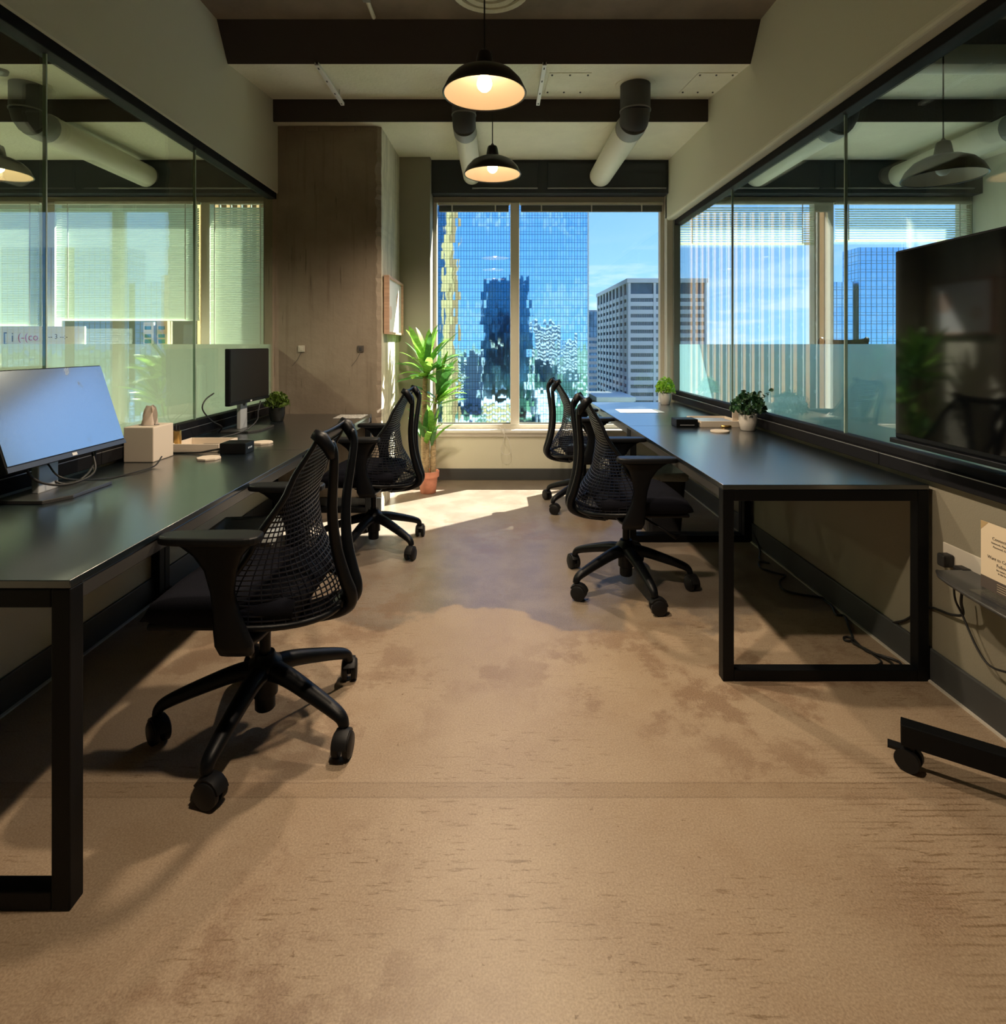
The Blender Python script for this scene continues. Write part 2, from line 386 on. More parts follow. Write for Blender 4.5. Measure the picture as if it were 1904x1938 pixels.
for x0, x1 in ((-.23,.36),(.45,1.52),(-3.6,-2.1),(1.75,2.9),(3.05,4.3)):   # flat panels screwed onto the window beam
    B().box(x0, x1, 5.125, 5.14, 2.665, 2.89).build('panel', M['fascia'], wb, bevel=.003)
    B().box(x0, x1, 5.118, 5.14, 2.655, 2.664).build('panel_lip', M['trim_line'], wb)
# access panels and screws on the ceiling step
def bandz(y): return 2.965+(y-3.47)*.085/.705
for x0, x1, y0, y1 in ((.33,.60,3.62,4.02),(1.28,1.53,3.62,4.02)):
    b = B().prism([(y0,bandz(y0)-.004),(y1,bandz(y1)-.004),(y1,bandz(y1)),(y0,bandz(y0))], 'x', x0, x1)
    pn = b.build('access_panel', M['ceil'], cl, bevel=.001)
    b = B()
    for sx in (x0+.02, (x0+x1)/2, x1-.02):
        for sy in (y0+.03, y1-.03): b.lathe([(.006,-.010),(.006,0)], (sx, sy, bandz(sy)), 8)
    b.build('screw', M['duct_dark'], pn)
# soffits above the glass
struct(B().box(-1.78, -1.65, -2.7, 4.275, 2.38, 3.3).build('wall_left', M['paint'], bevel=.012))
struct(B().box(1.545, 1.70, -2.7, 5.25, 2.385, 3.3).build('wall_right', M['paint'], bevel=.02, seg=3))
# low walls below the glass
struct(B().box(-1.80, XL, -2.7, 4.27, 0, .80).build('wall_left', M['wall_low_left']))
struct(B().box(XR, 1.74, -2.7, 5.25, 0, .80).build('wall_right', M['wall_low_right']))
struct(B().box(XA, XB, -2.8, -2.7, 0, 3.3).build('wall_back', M['paint']))
struct(B().box(XA-.1, XA, -2.8, 5.45, 0, 3.3).build('wall_left', M['paint']))
struct(B().box(4.39, 4.52, -2.8, 5.25, 0, 3.16).build('wall_right', M['paint']))
# window wall
struct(B().box(XA, XB, 5.25, 5.45, 0, .465).build('wall_front', M['paint']))
struct(B().box(XA, XB, 5.25, 5.45, 2.62, 3.3).build('wall_front', M['fascia']))
struct(B().box(-.90, -.60, 5.05, 5.45, 0, 2.96).build('wall_front', mat('shade grey pier', (.30,.28,.22), .75), bevel=.004))  # pier grey darkened, its shade is put into the colour
struct(B().box(-2.12, -.60, 5.26, 5.45, .46, 2.64).build('wall_front', M['paint']))
struct(B().box(1.545, 1.66, 5.19, 5.45, .46, 2.64).build('wall_front', M['frame'], bevel=.004))
struct(B().box(4.39, XB, 5.26, 5.45, .46, 2.64).build('wall_front', M['paint']))
struct(B().box(XA, -4.95, 5.26, 5.45, .46, 2.64).build('wall_front', M['paint']))
# baseboards
struct(B().box(-.60, XR, 5.235, 5.25, 0, .105).build('baseboard_front', M['base'], bevel=.004))
struct(B().box(-.90, -.60, 5.035, 5.05, 0, .105).build('baseboard_front', M['base'], bevel=.004))
struct(B().box(XR-.014, XR, -2.7, 5.235, 0, .12).build('baseboard_right', M['base'], bevel=.004))
struct(B().box(XL, XL+.014, -2.7, 4.27, 0, .12).build('baseboard_left', M['base'], bevel=.004))
struct(B().box(-1.67, -.874, 4.256, 4.27, 0, .10).build('baseboard_front', M['base'], bevel=.004))
struct(B().box(XR-.024, XR-.014, -2.7, 5.2, 0, .006).build('trim_2', M['plate']))
struct(B().box(XL+.014, XL+.026, -2.7, 4.25, 0, .006).build('trim_1', M['white']))

M['side_lit'] = mat('sky lit column side', (.60,.56,.44), .85, var=.22, vscale=3, vstretch=(6,6,.7), bump=.4, bscale=35)  # column side face: sky light put into a paler colour
# concrete column with a ragged arris
b = B(); zs = [i*.035 for i in range(84)]+[2.95]
rows = []
for zz in zs:
    j = random.random(); rag = .004+.016*j*j + (.006 if 1.9 < zz < 2.9 and j > .6 else 0)
    rows.append([b.bm.verts.new(q) for q in ((-1.76, 4.27, zz), (-.90-rag, 4.27, zz), (-.876-rag*.3, 4.27+.014+rag, zz), (-.874, 5.26, zz))])
for r0, r1 in zip(rows, rows[1:]):
    for k in range(3): b.bm.faces.new((r0[k], r0[k+1], r1[k+1], r1[k]))
b.box(-1.76, -1.755, 4.27, 5.26, 0, 2.95)
bmesh.ops.recalc_face_normals(b.bm, faces=b.bm.faces)
for f_ in b.bm.faces: f_.material_index = 1 if all(v.co.x > -.885 for v in f_.verts) else 0
col = struct(b.build('column', M['concrete'])); col.data.materials.append(M['side_lit'])
b = B()
for i in range(9): b.box(-1.70+i*.09, -1.66+i*.09+random.random()*.05, 4.262, 4.272, 2.86-random.random()*.012, 2.885)
b.build('plaster_edge', M['concrete'], col)

# ------------------------------------------------------------------ windows
def window(name, x0, x1, mull, panes_hidden_left=None):
    Y0, Y1 = 5.275, 5.345
    f = struct(B().box(x0, x1, Y0, Y1, 2.565, 2.625).box(x0, x1, Y0, Y1, .465, .51).box(x0, x0+.035, Y0, Y1, .51, 2.565).box(x1-.035, x1, Y0, Y1, .51, 2.565).build(name, M['frame'], bevel=.004))
    xs = [x0+.035]
    for a, c_ in mull:
        B().box(a, c_, Y0-.02, Y1, .51, 2.565).build('mullion', M['frame'], f, bevel=.004)
        xs += [a, c_]
    xs.append(x1-.035)
    for a, c_ in zip(xs[::2], xs[1::2]):
        B().box(a, c_, 5.312, 5.320, .51, 2.565).build('pane', M['win'], f)
        B().box(a, c_, 5.300, 5.311, .51, .522).build('gasket', M['frame_dark'], f)
    B().box(x0, x1, 5.19, 5.30, .44, .468).box(x0, x1, 5.225, 5.30, .40, .44).build('window_sill', M['sill'], f, bevel=.006)
    return f
window('window_1', -.60, 1.545, [(.118,.200)])
window('window_2', -4.95, -2.12, [(-4.22,-4.10),(-2.745,-2.665)])
window('window_3', 1.66, 4.39, [(2.93,3.11)])

# raised blinds on the main window
def raised_blind(x0, x1, label):
    t = thing('window_blind', label, 'blind', ((x0+x1)/2, 5.27, 2.48), 0, 'raised blinds on the main window')
    w = (x1-x0)/2
    B().box(-w, w, -.018, .018, .062, .085).build('headrail', M['frame'], t, bevel=.002)
    for i in range(7): B().box(-w+.01, w-.01, -.014+.002*(i%2), .014, .014+i*.0065, .0182+i*.0065).build('slat', M['slat_dark'], t)
    B().box(-w+.01, w-.01, -.015, .015, 0, .012).build('bottom_rail', M['slat_dark'], t, bevel=.002)
    for k in ((-.6, .6) if w < .5 else (-.7, .0, .7)):
        B().box(w*k-.006, w*k+.006, -.021, -.016, -.004, .062).build('ladder_cord', M['cord_white'], t)
    return t
raised_blind(-.555, .112, 'raised blind over the narrow pane behind the lamps')
raised_blind(.206, 1.53, 'raised blind over the wide pane facing the office towers')
def lowered_blind(x0, x1, zb, label, grp, tilt=61):
    t = thing('window_blind', label, 'blind', ((x0+x1)/2, 5.25, zb), 0, grp)
    w = (x1-x0)/2; top = 2.545-zb; b = B(); k = int((top-.03)/.0215); a = math.radians(tilt)
    for i in range(k):
        zz = .02+i*.0215; j = random.uniform(-.003, .003)
        b.obox((j*.5, 0, zz), (w, 0, j*.3), (0, .0125*math.cos(a), .0125*math.sin(a)), (0, -.0004*math.sin(a), .0004*math.cos(a)))
    b.build('slats', M['slat'], t, stuff=True)
    B().box(-w, w, -.018, .018, top, top+.025).build('headrail', M['frame'], t)
    B().box(-w, w, -.012, .012, 0, .014).build('bottom_rail', M['slat'], t)
    for q in (-.82, .82): B().box(w*q-.004, w*q+.004, -.020, -.015, .01, top).build('ladder_cord', M['cord_white'], t)
    return t
lowered_blind(-4.93, -4.25, 1.42, 'lowered blind at the dark post, furthest from the concrete column', 'lowered blinds in the left neighbouring room')
lowered_blind(-4.08, -2.76, 1.47, 'wide lowered blind between the white post and the dark post', 'lowered blinds in the left neighbouring room')
lowered_blind(-2.655, -2.14, .53, 'narrow lowered pale blind next to the concrete column', 'lowered blinds in the left neighbouring room')
lowered_blind(1.68, 2.92, 2.17, 'half raised blind behind the glass, beside the main window', 'half raised blinds in the right neighbouring room', 35)
lowered_blind(3.12, 4.37, 2.20, 'half raised blind behind the glass, above the television', 'half raised blinds in the right neighbouring room', 35)
# pull cord hanging below the sill
cc = curve_pts([(.02,5.17,.50),(.055,5.16,.44),(.10,5.165,.38),(.12,5.17,.28),(.09,5.17,.245),(.05,5.17,.255),(.03,5.17,.30),(.06,5.165,.40),(.065,5.168,.50)])
tag(B().tube(cc, .0028, 6).build('pull_cord', M['cord_white'], smooth=True), 'thin white blind pull cord looping below the main window sill', 'cord')

# ------------------------------------------------------------------ glass partitions
def partition(name, xg, ys, side):
    xi = xg-.006; xo = xg+.006
    root = bpy.data.objects.new(name, None); C.objects.link(root); root['kind'] = 'structure'
    inner = -side   # towards our room
    B().box(xg-.036, xg+.036, ys[0], ys[-1], 2.335, 2.383).build('head_channel', M['trim'], root, bevel=.003)
    B().box(xg-.03, xg+.03, ys[0], ys[-1], .80, .832).build('sill_channel', M['trim'], root, bevel=.003)
    for a, c_ in zip(ys, ys[1:]):
        pn = B().box(xi, xo, a+.003, c_-.003, .83, 2.34).build('pane', M['pglass' if side < 0 else 'pglass_r'], root)
        fx = (xo+.0008, xo+.0016) if side > 0 else (xi-.0016, xi-.0008)
        B().box(fx[0], fx[1], a+.004, c_-.004, .835, 1.252).build('frosted_film', M['frost' if side < 0 else 'frost_r'], pn)
    for a in ys[1:-1]: B().box(xi-.001, xo+.001, a-.0028, a+.0028, .83, 2.34).build('joint_seal', M['pedge'], root)
    return root
pl = partition('window_4', -1.69, [-2.7, -1.0, .03, 1.075, 2.12, 3.166, 4.25], -1)
pr = partition('window_5', 1.645, [-2.7, -1.2, .09, 1.387, 2.684, 3.98, 5.19], 1)
B().box(1.60, 1.66, 5.16, 5.195, .80, 2.385).build('end_channel', M['frame_dark'], pr, bevel=.003)
# dark wiring channel on the low walls
for nm, x0, x1, ys in (('trim_3', 1.588, 1.62, (-2.7,-.6,.9,2.367,3.85,5.18)), ('trim_4', -1.685, -1.653, (-2.7,-.6,.9,2.37,3.86,4.26))):
    t = bpy.data.objects.new(nm, None); C.objects.link(t); t['kind'] = 'structure'
    for a, c_ in zip(ys, ys[1:]):
        q = B().box(x0, x1, a+.0015, c_-.0015, .748, .800).build('channel_cover', M['trim'], t, bevel=.003)
        xe = x0 if x0 > 0 else x1
        B().box(xe-.0015, xe+.0015, a+.002, c_-.002, .7985, .8015).build('edge_lip', M['trim_line'], q)

# ------------------------------------------------------------------ pendant lamps
LAMP_W = 39.0
def lamp(loc, ztop, label, lit=True, grp='pendant lamps along the room'):
    t = thing('pendant_lamp', label, 'lamp', loc, 0, grp)
    prof = [(.178,0),(.176,.012),(.160,.045),(.128,.080),(.085,.102),(.042,.112)]
    o = B().lathe(prof, k=48, cap=False); sh = o.build('lamp_shade', M['shade_out'], t); smooth_by_angle(sh, .9)
    i_ = B().lathe([(.1765,.0005),(.172,.012),(.156,.042),(.120,.073),(.08,.094),(.038,.104)], k=48, cap=False).build('shade_lining', M['shade_in'], sh); smooth_by_angle(i_, .9)
    smooth_by_angle(B().lathe([(.1725,.001),(.1785,-.002),(.1805,.003),(.178,.007)], k=48, closed=True).build('rim', M['shade_out'], sh))
    smooth_by_angle(B().lathe([(.044,.108),(.040,.125),(.033,.165),(.028,.178),(.012,.186),(.006,.196)], k=24).build('socket', M['shade_out'], t))
    bb = B().lathe([(.001,.010),(.016,.014),(.028,.026),(.033,.042),(.030,.060),(.020,.076),(.015,.092),(.015,.104)], k=24).build('bulb', M['bulb'] if lit else M['bulb_off'], t)
    smooth_by_angle(bb)
    if lit:                          # reflector bulb: throws its light down out of the shade
        L = bpy.data.lights.new('reflector_bulb', 'SPOT'); L.energy = LAMP_W; L.color = (1, .80, .58); L.spot_size = math.radians(160); L.spot_blend = .6; L.shadow_soft_size = .04
        lo = bpy.data.objects.new('reflector_bulb', L); C.objects.link(lo); lo.parent = t; lo.location = (0,0,.004)
    B().tube([(0,0,.19),(0,0,ztop-loc[2])], .0035, 8).build('cord', M['cord'], t)
    smooth_by_angle(B().lathe([(.055,ztop-loc[2]),(.05,ztop-loc[2]-.02),(.008,ztop-loc[2]-.028)], k=24).build('ceiling_rose', M['shade_out'], t))
    return t
lamp((-.057, 2.44, 2.325), 3.16, 'lit black pendant lamp nearer the camera, largest of those in view')
lamp((-.033, 3.58, 2.32), bandz(3.58), 'lit black pendant lamp nearer the window, hanging on a visible cord')
lamp((-.06, 1.28, 2.325), 3.16, 'lit black pendant lamp above the camera, mirrored in the window glass', True)
lamp((-3.14, 3.57, 2.32), bandz(3.57), 'lit black pendant lamp behind the left glass, cut by the frame edge', True, 'lamps in neighbouring rooms')
lamp((-3.09, 2.44, 2.32), 3.16, 'added lit pendant lamp brightening the left neighbouring room, outside the frame', True, 'lamps in neighbouring rooms')  # unseen lamp added to brighten the left room
lamp((2.22, 2.83, 2.08), 3.16, 'unlit black pendant lamp behind the right glass partition', False, 'lamps in neighbouring rooms')

# ------------------------------------------------------------------ ducts, rails, diffuser
def duct(x, r, label, y0=3.83, zc=2.77, flange=True):
    t = thing('ventilation_duct', label, 'duct', (x, y0, zc), 0, 'white ventilation ducts to the window')
    ztop = bandz(y0)-zc
    smooth_by_angle(B().tube([(0,0,ztop+.02),(0,0,.06)], r*1.02, 28).build('riser', M['duct_dark'], t))
    def arc(a0, a1): return [(0, .12-.12*math.cos(a), .06-.12*math.sin(a)*1.0+0) for a in (a0, (a0+a1)/2, a1)]
    A = [(0,0,.06)]
    pts = [Vector((0, .12*(1-math.cos(a)), .06-.06*math.sin(a)-.06*(1-math.cos(a))*0)) for a in (0, PI/4, PI/2)]
    smooth_by_angle(B().tube([(0,0,.065),(0,.012,.02),(0,.05,-.005)], [r*1.02,r*1.0,r*1.0], 28).build('elbow_upper', M['duct_dark'], t))
    smooth_by_angle(B().tube([(0,.045,.0),(0,.10,-.008),(0,.19,0)], [r*1.0]*3, 28).build('elbow_lower', M['duct_grey'], t))
    smooth_by_angle(B().tube([(0,.17,0),(0,5.12-y0,0)], r, 28).build('straight_pipe', M['duct_white'], t))
    smooth_by_angle(B().tube([(0,.165,0),(0,.20,0)], r*1.035, 28).build('joint_collar', M['duct_white'], t))
    smooth_by_angle(B().tube([(0,0,.05),(0,0,.058)], r*1.06, 28).build('joint_ring', M['duct_grey'], t))
    if flange: smooth_by_angle(B().lathe([(r*1.35,ztop-.012),(r*1.35,ztop+.03)], k=28).build('ceiling_flange', M['ceil'], t))
    return t
duct(.927, .098, 'thick white duct with black elbow beside the right soffit')
duct(-.232, .080, 'thinner white duct running behind the two pendant lamps', y0=3.90)
duct(-3.17, .100, 'white duct with dark elbow behind the left glass')
duct(2.33, .098, 'white duct behind the right glass, above the half raised blind')
duct(3.62, .100, 'white duct behind the right glass, above the black unlit lamp')
tag(smooth_by_angle(B().tube([(2.05,3.15,2.83),(4.38,3.15,2.83)], .075, 20).build('ventilation_duct', M['duct_white'])), 'pale duct crossing the top of the right neighbouring room', 'duct')
for x, l in ((-1.10, 'thin white ceiling rail near the left soffit'), (.285, 'thin white ceiling rail right of the large lit lamp')):
    t = thing('ceiling_rail', l, 'rail', (x, 3.45, 2.945), 0, 'slotted rails under the ceiling step')
    B().box(-.012,.012,0,.58,0,.006).box(-.012,-.008,0,.58,.006,.02).box(.008,.012,0,.58,.006,.02).build('channel', M['white'], t)
    for yy in (.03,.2,.38,.54): B().box(-.004,.004,yy,yy+.02,-.002,.0).build('slot', M['duct_dark'], t)
    B().tube([(0,.03,.015),(0,.03,bandz(3.48)-2.945+.03)], .004, 8).build('hanger_rod', M['white'], t)
    B().tube([(0,.5,.015),(0,.5,bandz(3.95)-2.945+.01)], .004, 8).build('hanger_rod', M['white'], t)
t = thing('ceiling_diffuser', 'round ringed air diffuser in the brown ceiling', 'vent', (-.04, 3.03, 3.16))
for r in (.22, .165, .105, .05): smooth_by_angle(B().lathe([(r,-.002),(r-.006,-.02),(r-.03,-.012),(r-.034,0)], k=40, cap=False).build('ring', M['ceil'], t))
t = thing('ceiling_conduit', 'pale conduit on the brown ceiling, left of the diffuser', 'conduit', (-.72, 2.2, 3.15))
B().tube([(0,0,0),(0,1.1,0)], .012, 10).build('pipe', M['duct_white'], t); B().box(-.02,.02,.9,.93,-.016,.01).build('clamp', M['duct_grey'], t)

# ------------------------------------------------------------------ desks
def desk(x0, x1, y0, y1, label, front):      # front: +1 when the user side is at x1
    t = thing('desk', label, 'desk', ((x0+x1)/2, (y0+y1)/2, 0), 0, 'black steel desks along both glass walls')
    w, l = (x1-x0)/2, (y1-y0)/2; k = .042
    smooth_by_angle(B().box(-w, w, -l, l, .712, .73).build('desktop', M['desktop'], t, bevel=.0015))
    for sy in (-1, 1):
        ya, yb = (-l, -l+k) if sy < 0 else (l-k, l)
        for sx in (-1, 1):
            xa, xb = (-w, -w+k) if sx < 0 else (w-k, w)
            B().box(xa, xb, ya, yb, 0, .711).build('leg', M['black'], t, bevel=.003)
        B().box(-w+k, w-k, ya, yb, .669, .711).build('top_bar', M['black'], t, bevel=.003)
        B().box(-w+k, w-k, ya, yb, .0, .042).build('floor_bar', M['black'], t, bevel=.003)
    for sx in (-1, 1):
        xa, xb = (-w+.004, -w+.034) if sx < 0 else (w-.034, w-.004)
        B().box(xa, xb, -l+k, l-k, .672, .711).build('side_rail', M['rail'] if sx == front else M['black'], t, bevel=.003)
    return t
desk(-1.684, -.943, 1.252, 2.800, 'black desk carrying the large bluish monitor and tissue box', 1)
desk(-1.684, -.943, 2.804, 4.255, 'black desk against the concrete column, carrying the dark monitor', 1)
desk(.835, 1.600, 2.106, 3.630, 'black desk in the right row, nearer the television', -1)
desk(.835, 1.600, 3.634, 5.130, 'black desk at the window in the right row, with white papers', -1)

# ------------------------------------------------------------------ office chairs (front is local +y)
def back_pt(u, v):
    hw = lerp_tab([(0,.262),(.25,.245),(.55,.195),(1,.145)], v)
    yc = lerp_tab([(0,-.262),(.10,-.245),(.35,-.165),(.6,-.142),(.82,-.175),(1,-.218)], v)
    ys = lerp_tab([(0,.03),(.15,.02),(.4,-.055),(.7,-.145),(1,-.225)], v)
    a = abs(u)
    x = hw*math.sin(u*PI/2*.86)/math.sin(PI/2*.86)
    y = ys+(yc-ys)*(1-a**2.3)
    zz = .452+.518*v - (1-v)**2*.035*(1-a*a) + .012*v*a*a
    return Vector((x, y, zz))
def chair(label, loc, rz, base_phase):
    t = thing('office_chair', label, 'chair', loc, rz, 'black mesh back office chairs at the desks')
    # base
    smooth_by_angle(B().lathe([(.028,.055),(.032,.06),(.032,.10),(.040,.105),(.040,.17),(.052,.175),(.058,.195),(.050,.215),(.036,.225),(.030,.24)], k=24).build('base_hub', M['chair'], t))
    for k in range(5):
        a = base_phase+k*2*PI/5; dr = Vector((math.cos(a), math.sin(a), 0))
        pts = curve_pts([dr*.03+Vector((0,0,.188)), dr*.10+Vector((0,0,.178)), dr*.20+Vector((0,0,.148)), dr*.28+Vector((0,0,.120)), dr*.312+Vector((0,0,.102)), dr*.322+Vector((0,0,.078))], 4)
        rs = [.037-.020*(i/(len(pts)-1))**.75 for i in range(len(pts))]
        lg = B().tube(pts, rs, 12, sq=(1.0,.85)).build('base_leg', M['chair'], t, smooth=True)
        sw = a + (.9, -.5, 2.2, 1.4, -1.2)[k]
        tr = Vector((math.cos(sw), math.sin(sw), 0)); ax = Vector((-tr.y, tr.x, 0))
        c0 = dr*.322+tr*.016+Vector((0,0,.0367)); b = B()
        for s_ in (-1, 1):
            b.tube([c0+ax*s_*.007, c0+ax*s_*.010, c0+ax*s_*.024, c0+ax*s_*.028], [.034,.0365,.0365,.031], 24)
        b.tube([dr*.322+Vector((0,0,.03)), dr*.322+Vector((0,0,.085))], .008, 10)
        hood = [c0+Vector((0,0,.0))+tr*(.040*math.cos(q))+Vector((0,0,.040*math.sin(q))) for q in [i*PI/7*.9+.2 for i in range(7)]]
        b.tube(hood, .007, 6, sq=(3.4,1))
        smooth_by_angle(b.build('caster', M['wheel'], lg))
    smooth_by_angle(B().tube([(0,0,.22),(0,0,.37)], .018, 16).build('gas_column', M['chair'], t))
    # mechanism
    mc = B().prism([(-.13,.365),(.02,.350),(.10,.370),(.13,.416),(-.14,.416)], 'x', -.075, .075).build('tilt_mechanism', M['chair'], t, bevel=.012)
    B().tube([(.07,.06,.385),(.15,.09,.375),(.19,.15,.345),(.20,.20,.315)], [.007,.006,.006,.011], 8).build('lever', M['chair'], mc, smooth=True)
    # seat
    b = B(); nx, ny = 12, 12; top, bot = [], []
    for j in range(ny+1):
        rt, rb = [], []
        v = j/ny
        for i in range(nx+1):
            u = -1+2*i/nx
            yy = -.165+.475*v
            hw = .245*(1-.10*max(0, (v-.72)/.28)**2-.12*max(0, (.2-v)/.2)**2)
            fy = -.035*max(0, (v-.7)/.3)**2*(u*u)
            zt = .508-.040*max(0, (v-.68)/.32)**2 + .012*u*u*(1-v) - .006*(1-u*u)
            e = max(abs(u), abs(2*v-1)); drop = .022*max(0, (e-.82)/.18)**2
            rt.append(b.bm.verts.new((hw*u, yy+fy, zt-drop))); rb.append(b.bm.verts.new((hw*u*.93, yy*.97+fy,   .432+.006*u*u)))
        top.append(rt); bot.append(rb)
    for j in range(ny):
        for i in range(nx):
            b.bm.faces.new((top[j][i], top[j][i+1], top[j+1][i+1], top[j+1][i]))
            b.bm.faces.new((bot[j][i], bot[j+1][i], bot[j+1][i+1], bot[j][i+1]))
    for j in range(ny):
        b.bm.faces.new((top[j][0], top[j+1][0], bot[j+1][0], bot[j][0])); b.bm.faces.new((top[j+1][nx], top[j][nx], bot[j][nx], bot[j+1][nx]))
    for i in range(nx):
        b.bm.faces.new((top[0][i+1], top[0][i], bot[0][i], bot[0][i+1])); b.bm.faces.new((top[ny][i], top[ny][i+1], bot[ny][i+1], bot[ny][i]))
    b.build('seat', M['fabric'], t, smooth=True)
    B().box(-.215, .215, -.13, .26, .414, .434).build('seat_pan', M['chair'], t, bevel=.008)
    # arms
    for s_ in (-1, 1):
        ar = bpy.data.objects.new('armrest', None); C.objects.link(ar); ar.parent = t
        b = B(); prof = [(.699,-.100,.150,.024),(.686,-.076,.122,.022),(.660,-.052,.086,.020),(.62,-.036,.056,.019),(.56,-.028,.038,.019),(.50,-.040,.030,.020),(.45,-.062,.030,.022),(.41,-.080,.026,.023),(.385,-.082,.012,.022)]
        rings = []
        for zz, ya, yb, th in prof:
            ring = []
            cy, hy = (ya+yb)/2, (yb-ya)/2
            for q in range(14):
                an = 2*PI*q/14; cx = math.copysign(abs(math.cos(an))**.6, math.cos(an)); sy = math.copysign(abs(math.sin(an))**.6, math.sin(an))
                ring.append(b.bm.verts.new((s_*(.278+.006*(zz-.5))+th*sy*.8, cy+hy*cx, zz)))
            rings.append(ring)
        for r0, r1 in zip(rings, rings[1:]):
            for q in range(14): b.bm.faces.new((r0[q], r0[(q+1)%14], r1[(q+1)%14], r1[q]))
        b.bm.faces.new(rings[0]); b.bm.faces.new(rings[-1][::-1])
        b.build('arm_support', M['chair'], ar, smooth=True)
        B().tube(curve_pts([(s_*.276,-.035,.408),(s_*.20,-.045,.392),(s_*.06,-.05,.390)], 4), .024, 10, sq=(1.3,.7)).build('arm_bracket', M['chair'], ar, smooth=True)
        pts = []
        for q in range(28):
            an = 2*PI*q/28; cx = math.copysign(abs(math.cos(an))**.55, math.cos(an)); sy = math.copysign(abs(math.sin(an))**.55, math.sin(an))
            wd = .040 if sy < 0 else .046
            pts.append((s_*.284+.043*cx*(1-.12*sy), .035+.142*sy))
        B().prism(pts, 'z', .698, .722).build('arm_pad', M['chair_rub'], ar, bevel=.008, seg=3)
    # net back: crossing elastic strands
    nu, nv = 30, 38; b = B()
    for j in range(nv+1):
        v = (j/nv)*.985
        th = .0026 if v < .5 else .0032
        b.tube([back_pt(-1+2*i/26, v) for i in range(27)], th, 4, cap=False, sq=(1.0,1.0))
    for i in range(nu+1):
        u = -1+2*i/nu
        b.tube([back_pt(u, j/30*.985) for j in range(31)], .0022, 4, cap=False)
    nb = b.build('net_back', M['chair_net'], t, stuff=True)
    # borders of the net
    for s_ in (-1, 1): B().tube([back_pt(s_, j/24) for j in range(25)], [.011-.004*abs(j/12-1) for j in range(25)], 8).build('net_border', M['chair'], t, smooth=True)
    B().tube([back_pt(-1+2*i/30, 0)+Vector((0,0,-.004)) for i in range(31)], [.010]*31, 8).build('lower_arc', M['chair'], t, smooth=True)
    b = B(); ring = []
    for j, (v, off) in enumerate(((.90,.010),(.95,.013),(1.0,.011),(1.012,.004))):
        ring.append([back_pt(-1+2*i/20, min(v,1))+Vector((0,-off*.0,(.006 if v > 1 else 0))) for i in range(21)])
    rv = [[b.bm.verts.new(q) for q in r] for r in ring[1:]]
    for r0, r1 in zip(rv, rv[1:]):
        for i in range(20): b.bm.faces.new((r0[i], r0[i+1], r1[i+1], r1[i]))
    b.build('top_band', M['chair'], t, smooth=True, solid=.010)
    # corner clips, Y-shaped tower
    for s_ in (-1, 1):
        q = back_pt(s_*.93, .965)
        B().tube([q+Vector((0,.012,.018)), q+Vector((0,-.012,.004)), q+Vector((-s_*.006,-.034,-.03)), q+Vector((-s_*.01,-.040,-.060))], [.016,.021,.019,.011], 12).build('corner_clip', M['chair'], t, smooth=True)
        pts = curve_pts([(s_*.122,-.252,.955),(s_*.122,-.262,.915),(s_*.108,-.256,.84),(s_*.083,-.245,.72),(s_*.060,-.252,.60),(s_*.046,-.275,.50),(s_*.036,-.292,.445),(s_*.030,-.282,.405),(s_*.025,-.22,.378),(s_*.02,-.11,.362)], 5)
        k = len(pts); rs = [.013+.010*min(1, i/(k*.55)) for i in range(k)]; rs[0] = .007
        B().tube(pts, rs, 12, sq=(1.0,.85)).build('tower_arm', M['chair'], t, smooth=True)
    b = B()                                         # keel under the net joining seat and tower
    b.tube([(0,-.10,.365),(0,-.19,.385),(0,-.262,.42),(0,-.272,.45)], [.035,.045,.040,.022], 12, sq=(1.6,.6)); b.build('tower_keel', M['chair'], t, smooth=True)
    return t
c1 = chair('black office chair nearest the camera, at the desk with the bluish monitor', (-.765, 1.868, 0), PI/2, 0)
def set_phase(t, rz, phase):        # turn the star base on its own column
    for ch in t.children:
        if ch.name.startswith('base_leg'): ch.rotation_euler = (0, 0, phase-rz)
set_phase(c1, PI/2, math.radians(48.5))
c2 = dup(c1, (-.765, 3.50, 0), PI/2-.03, 'black office chair at the desk by the column, in front of the tall potted plant'); set_phase(c2, PI/2-.03, math.radians(36.5))
c3 = dup(c1, (.665, 2.945, 0), -PI/2, 'black office chair at the right row desk nearer the television'); set_phase(c3, -PI/2, math.radians(65))
c4 = dup(c1, (.665, 4.38, 0), -PI/2+.05, 'black office chair at the window desk, half hidden by another chair'); set_phase(c4, -PI/2+.05, math.radians(72))

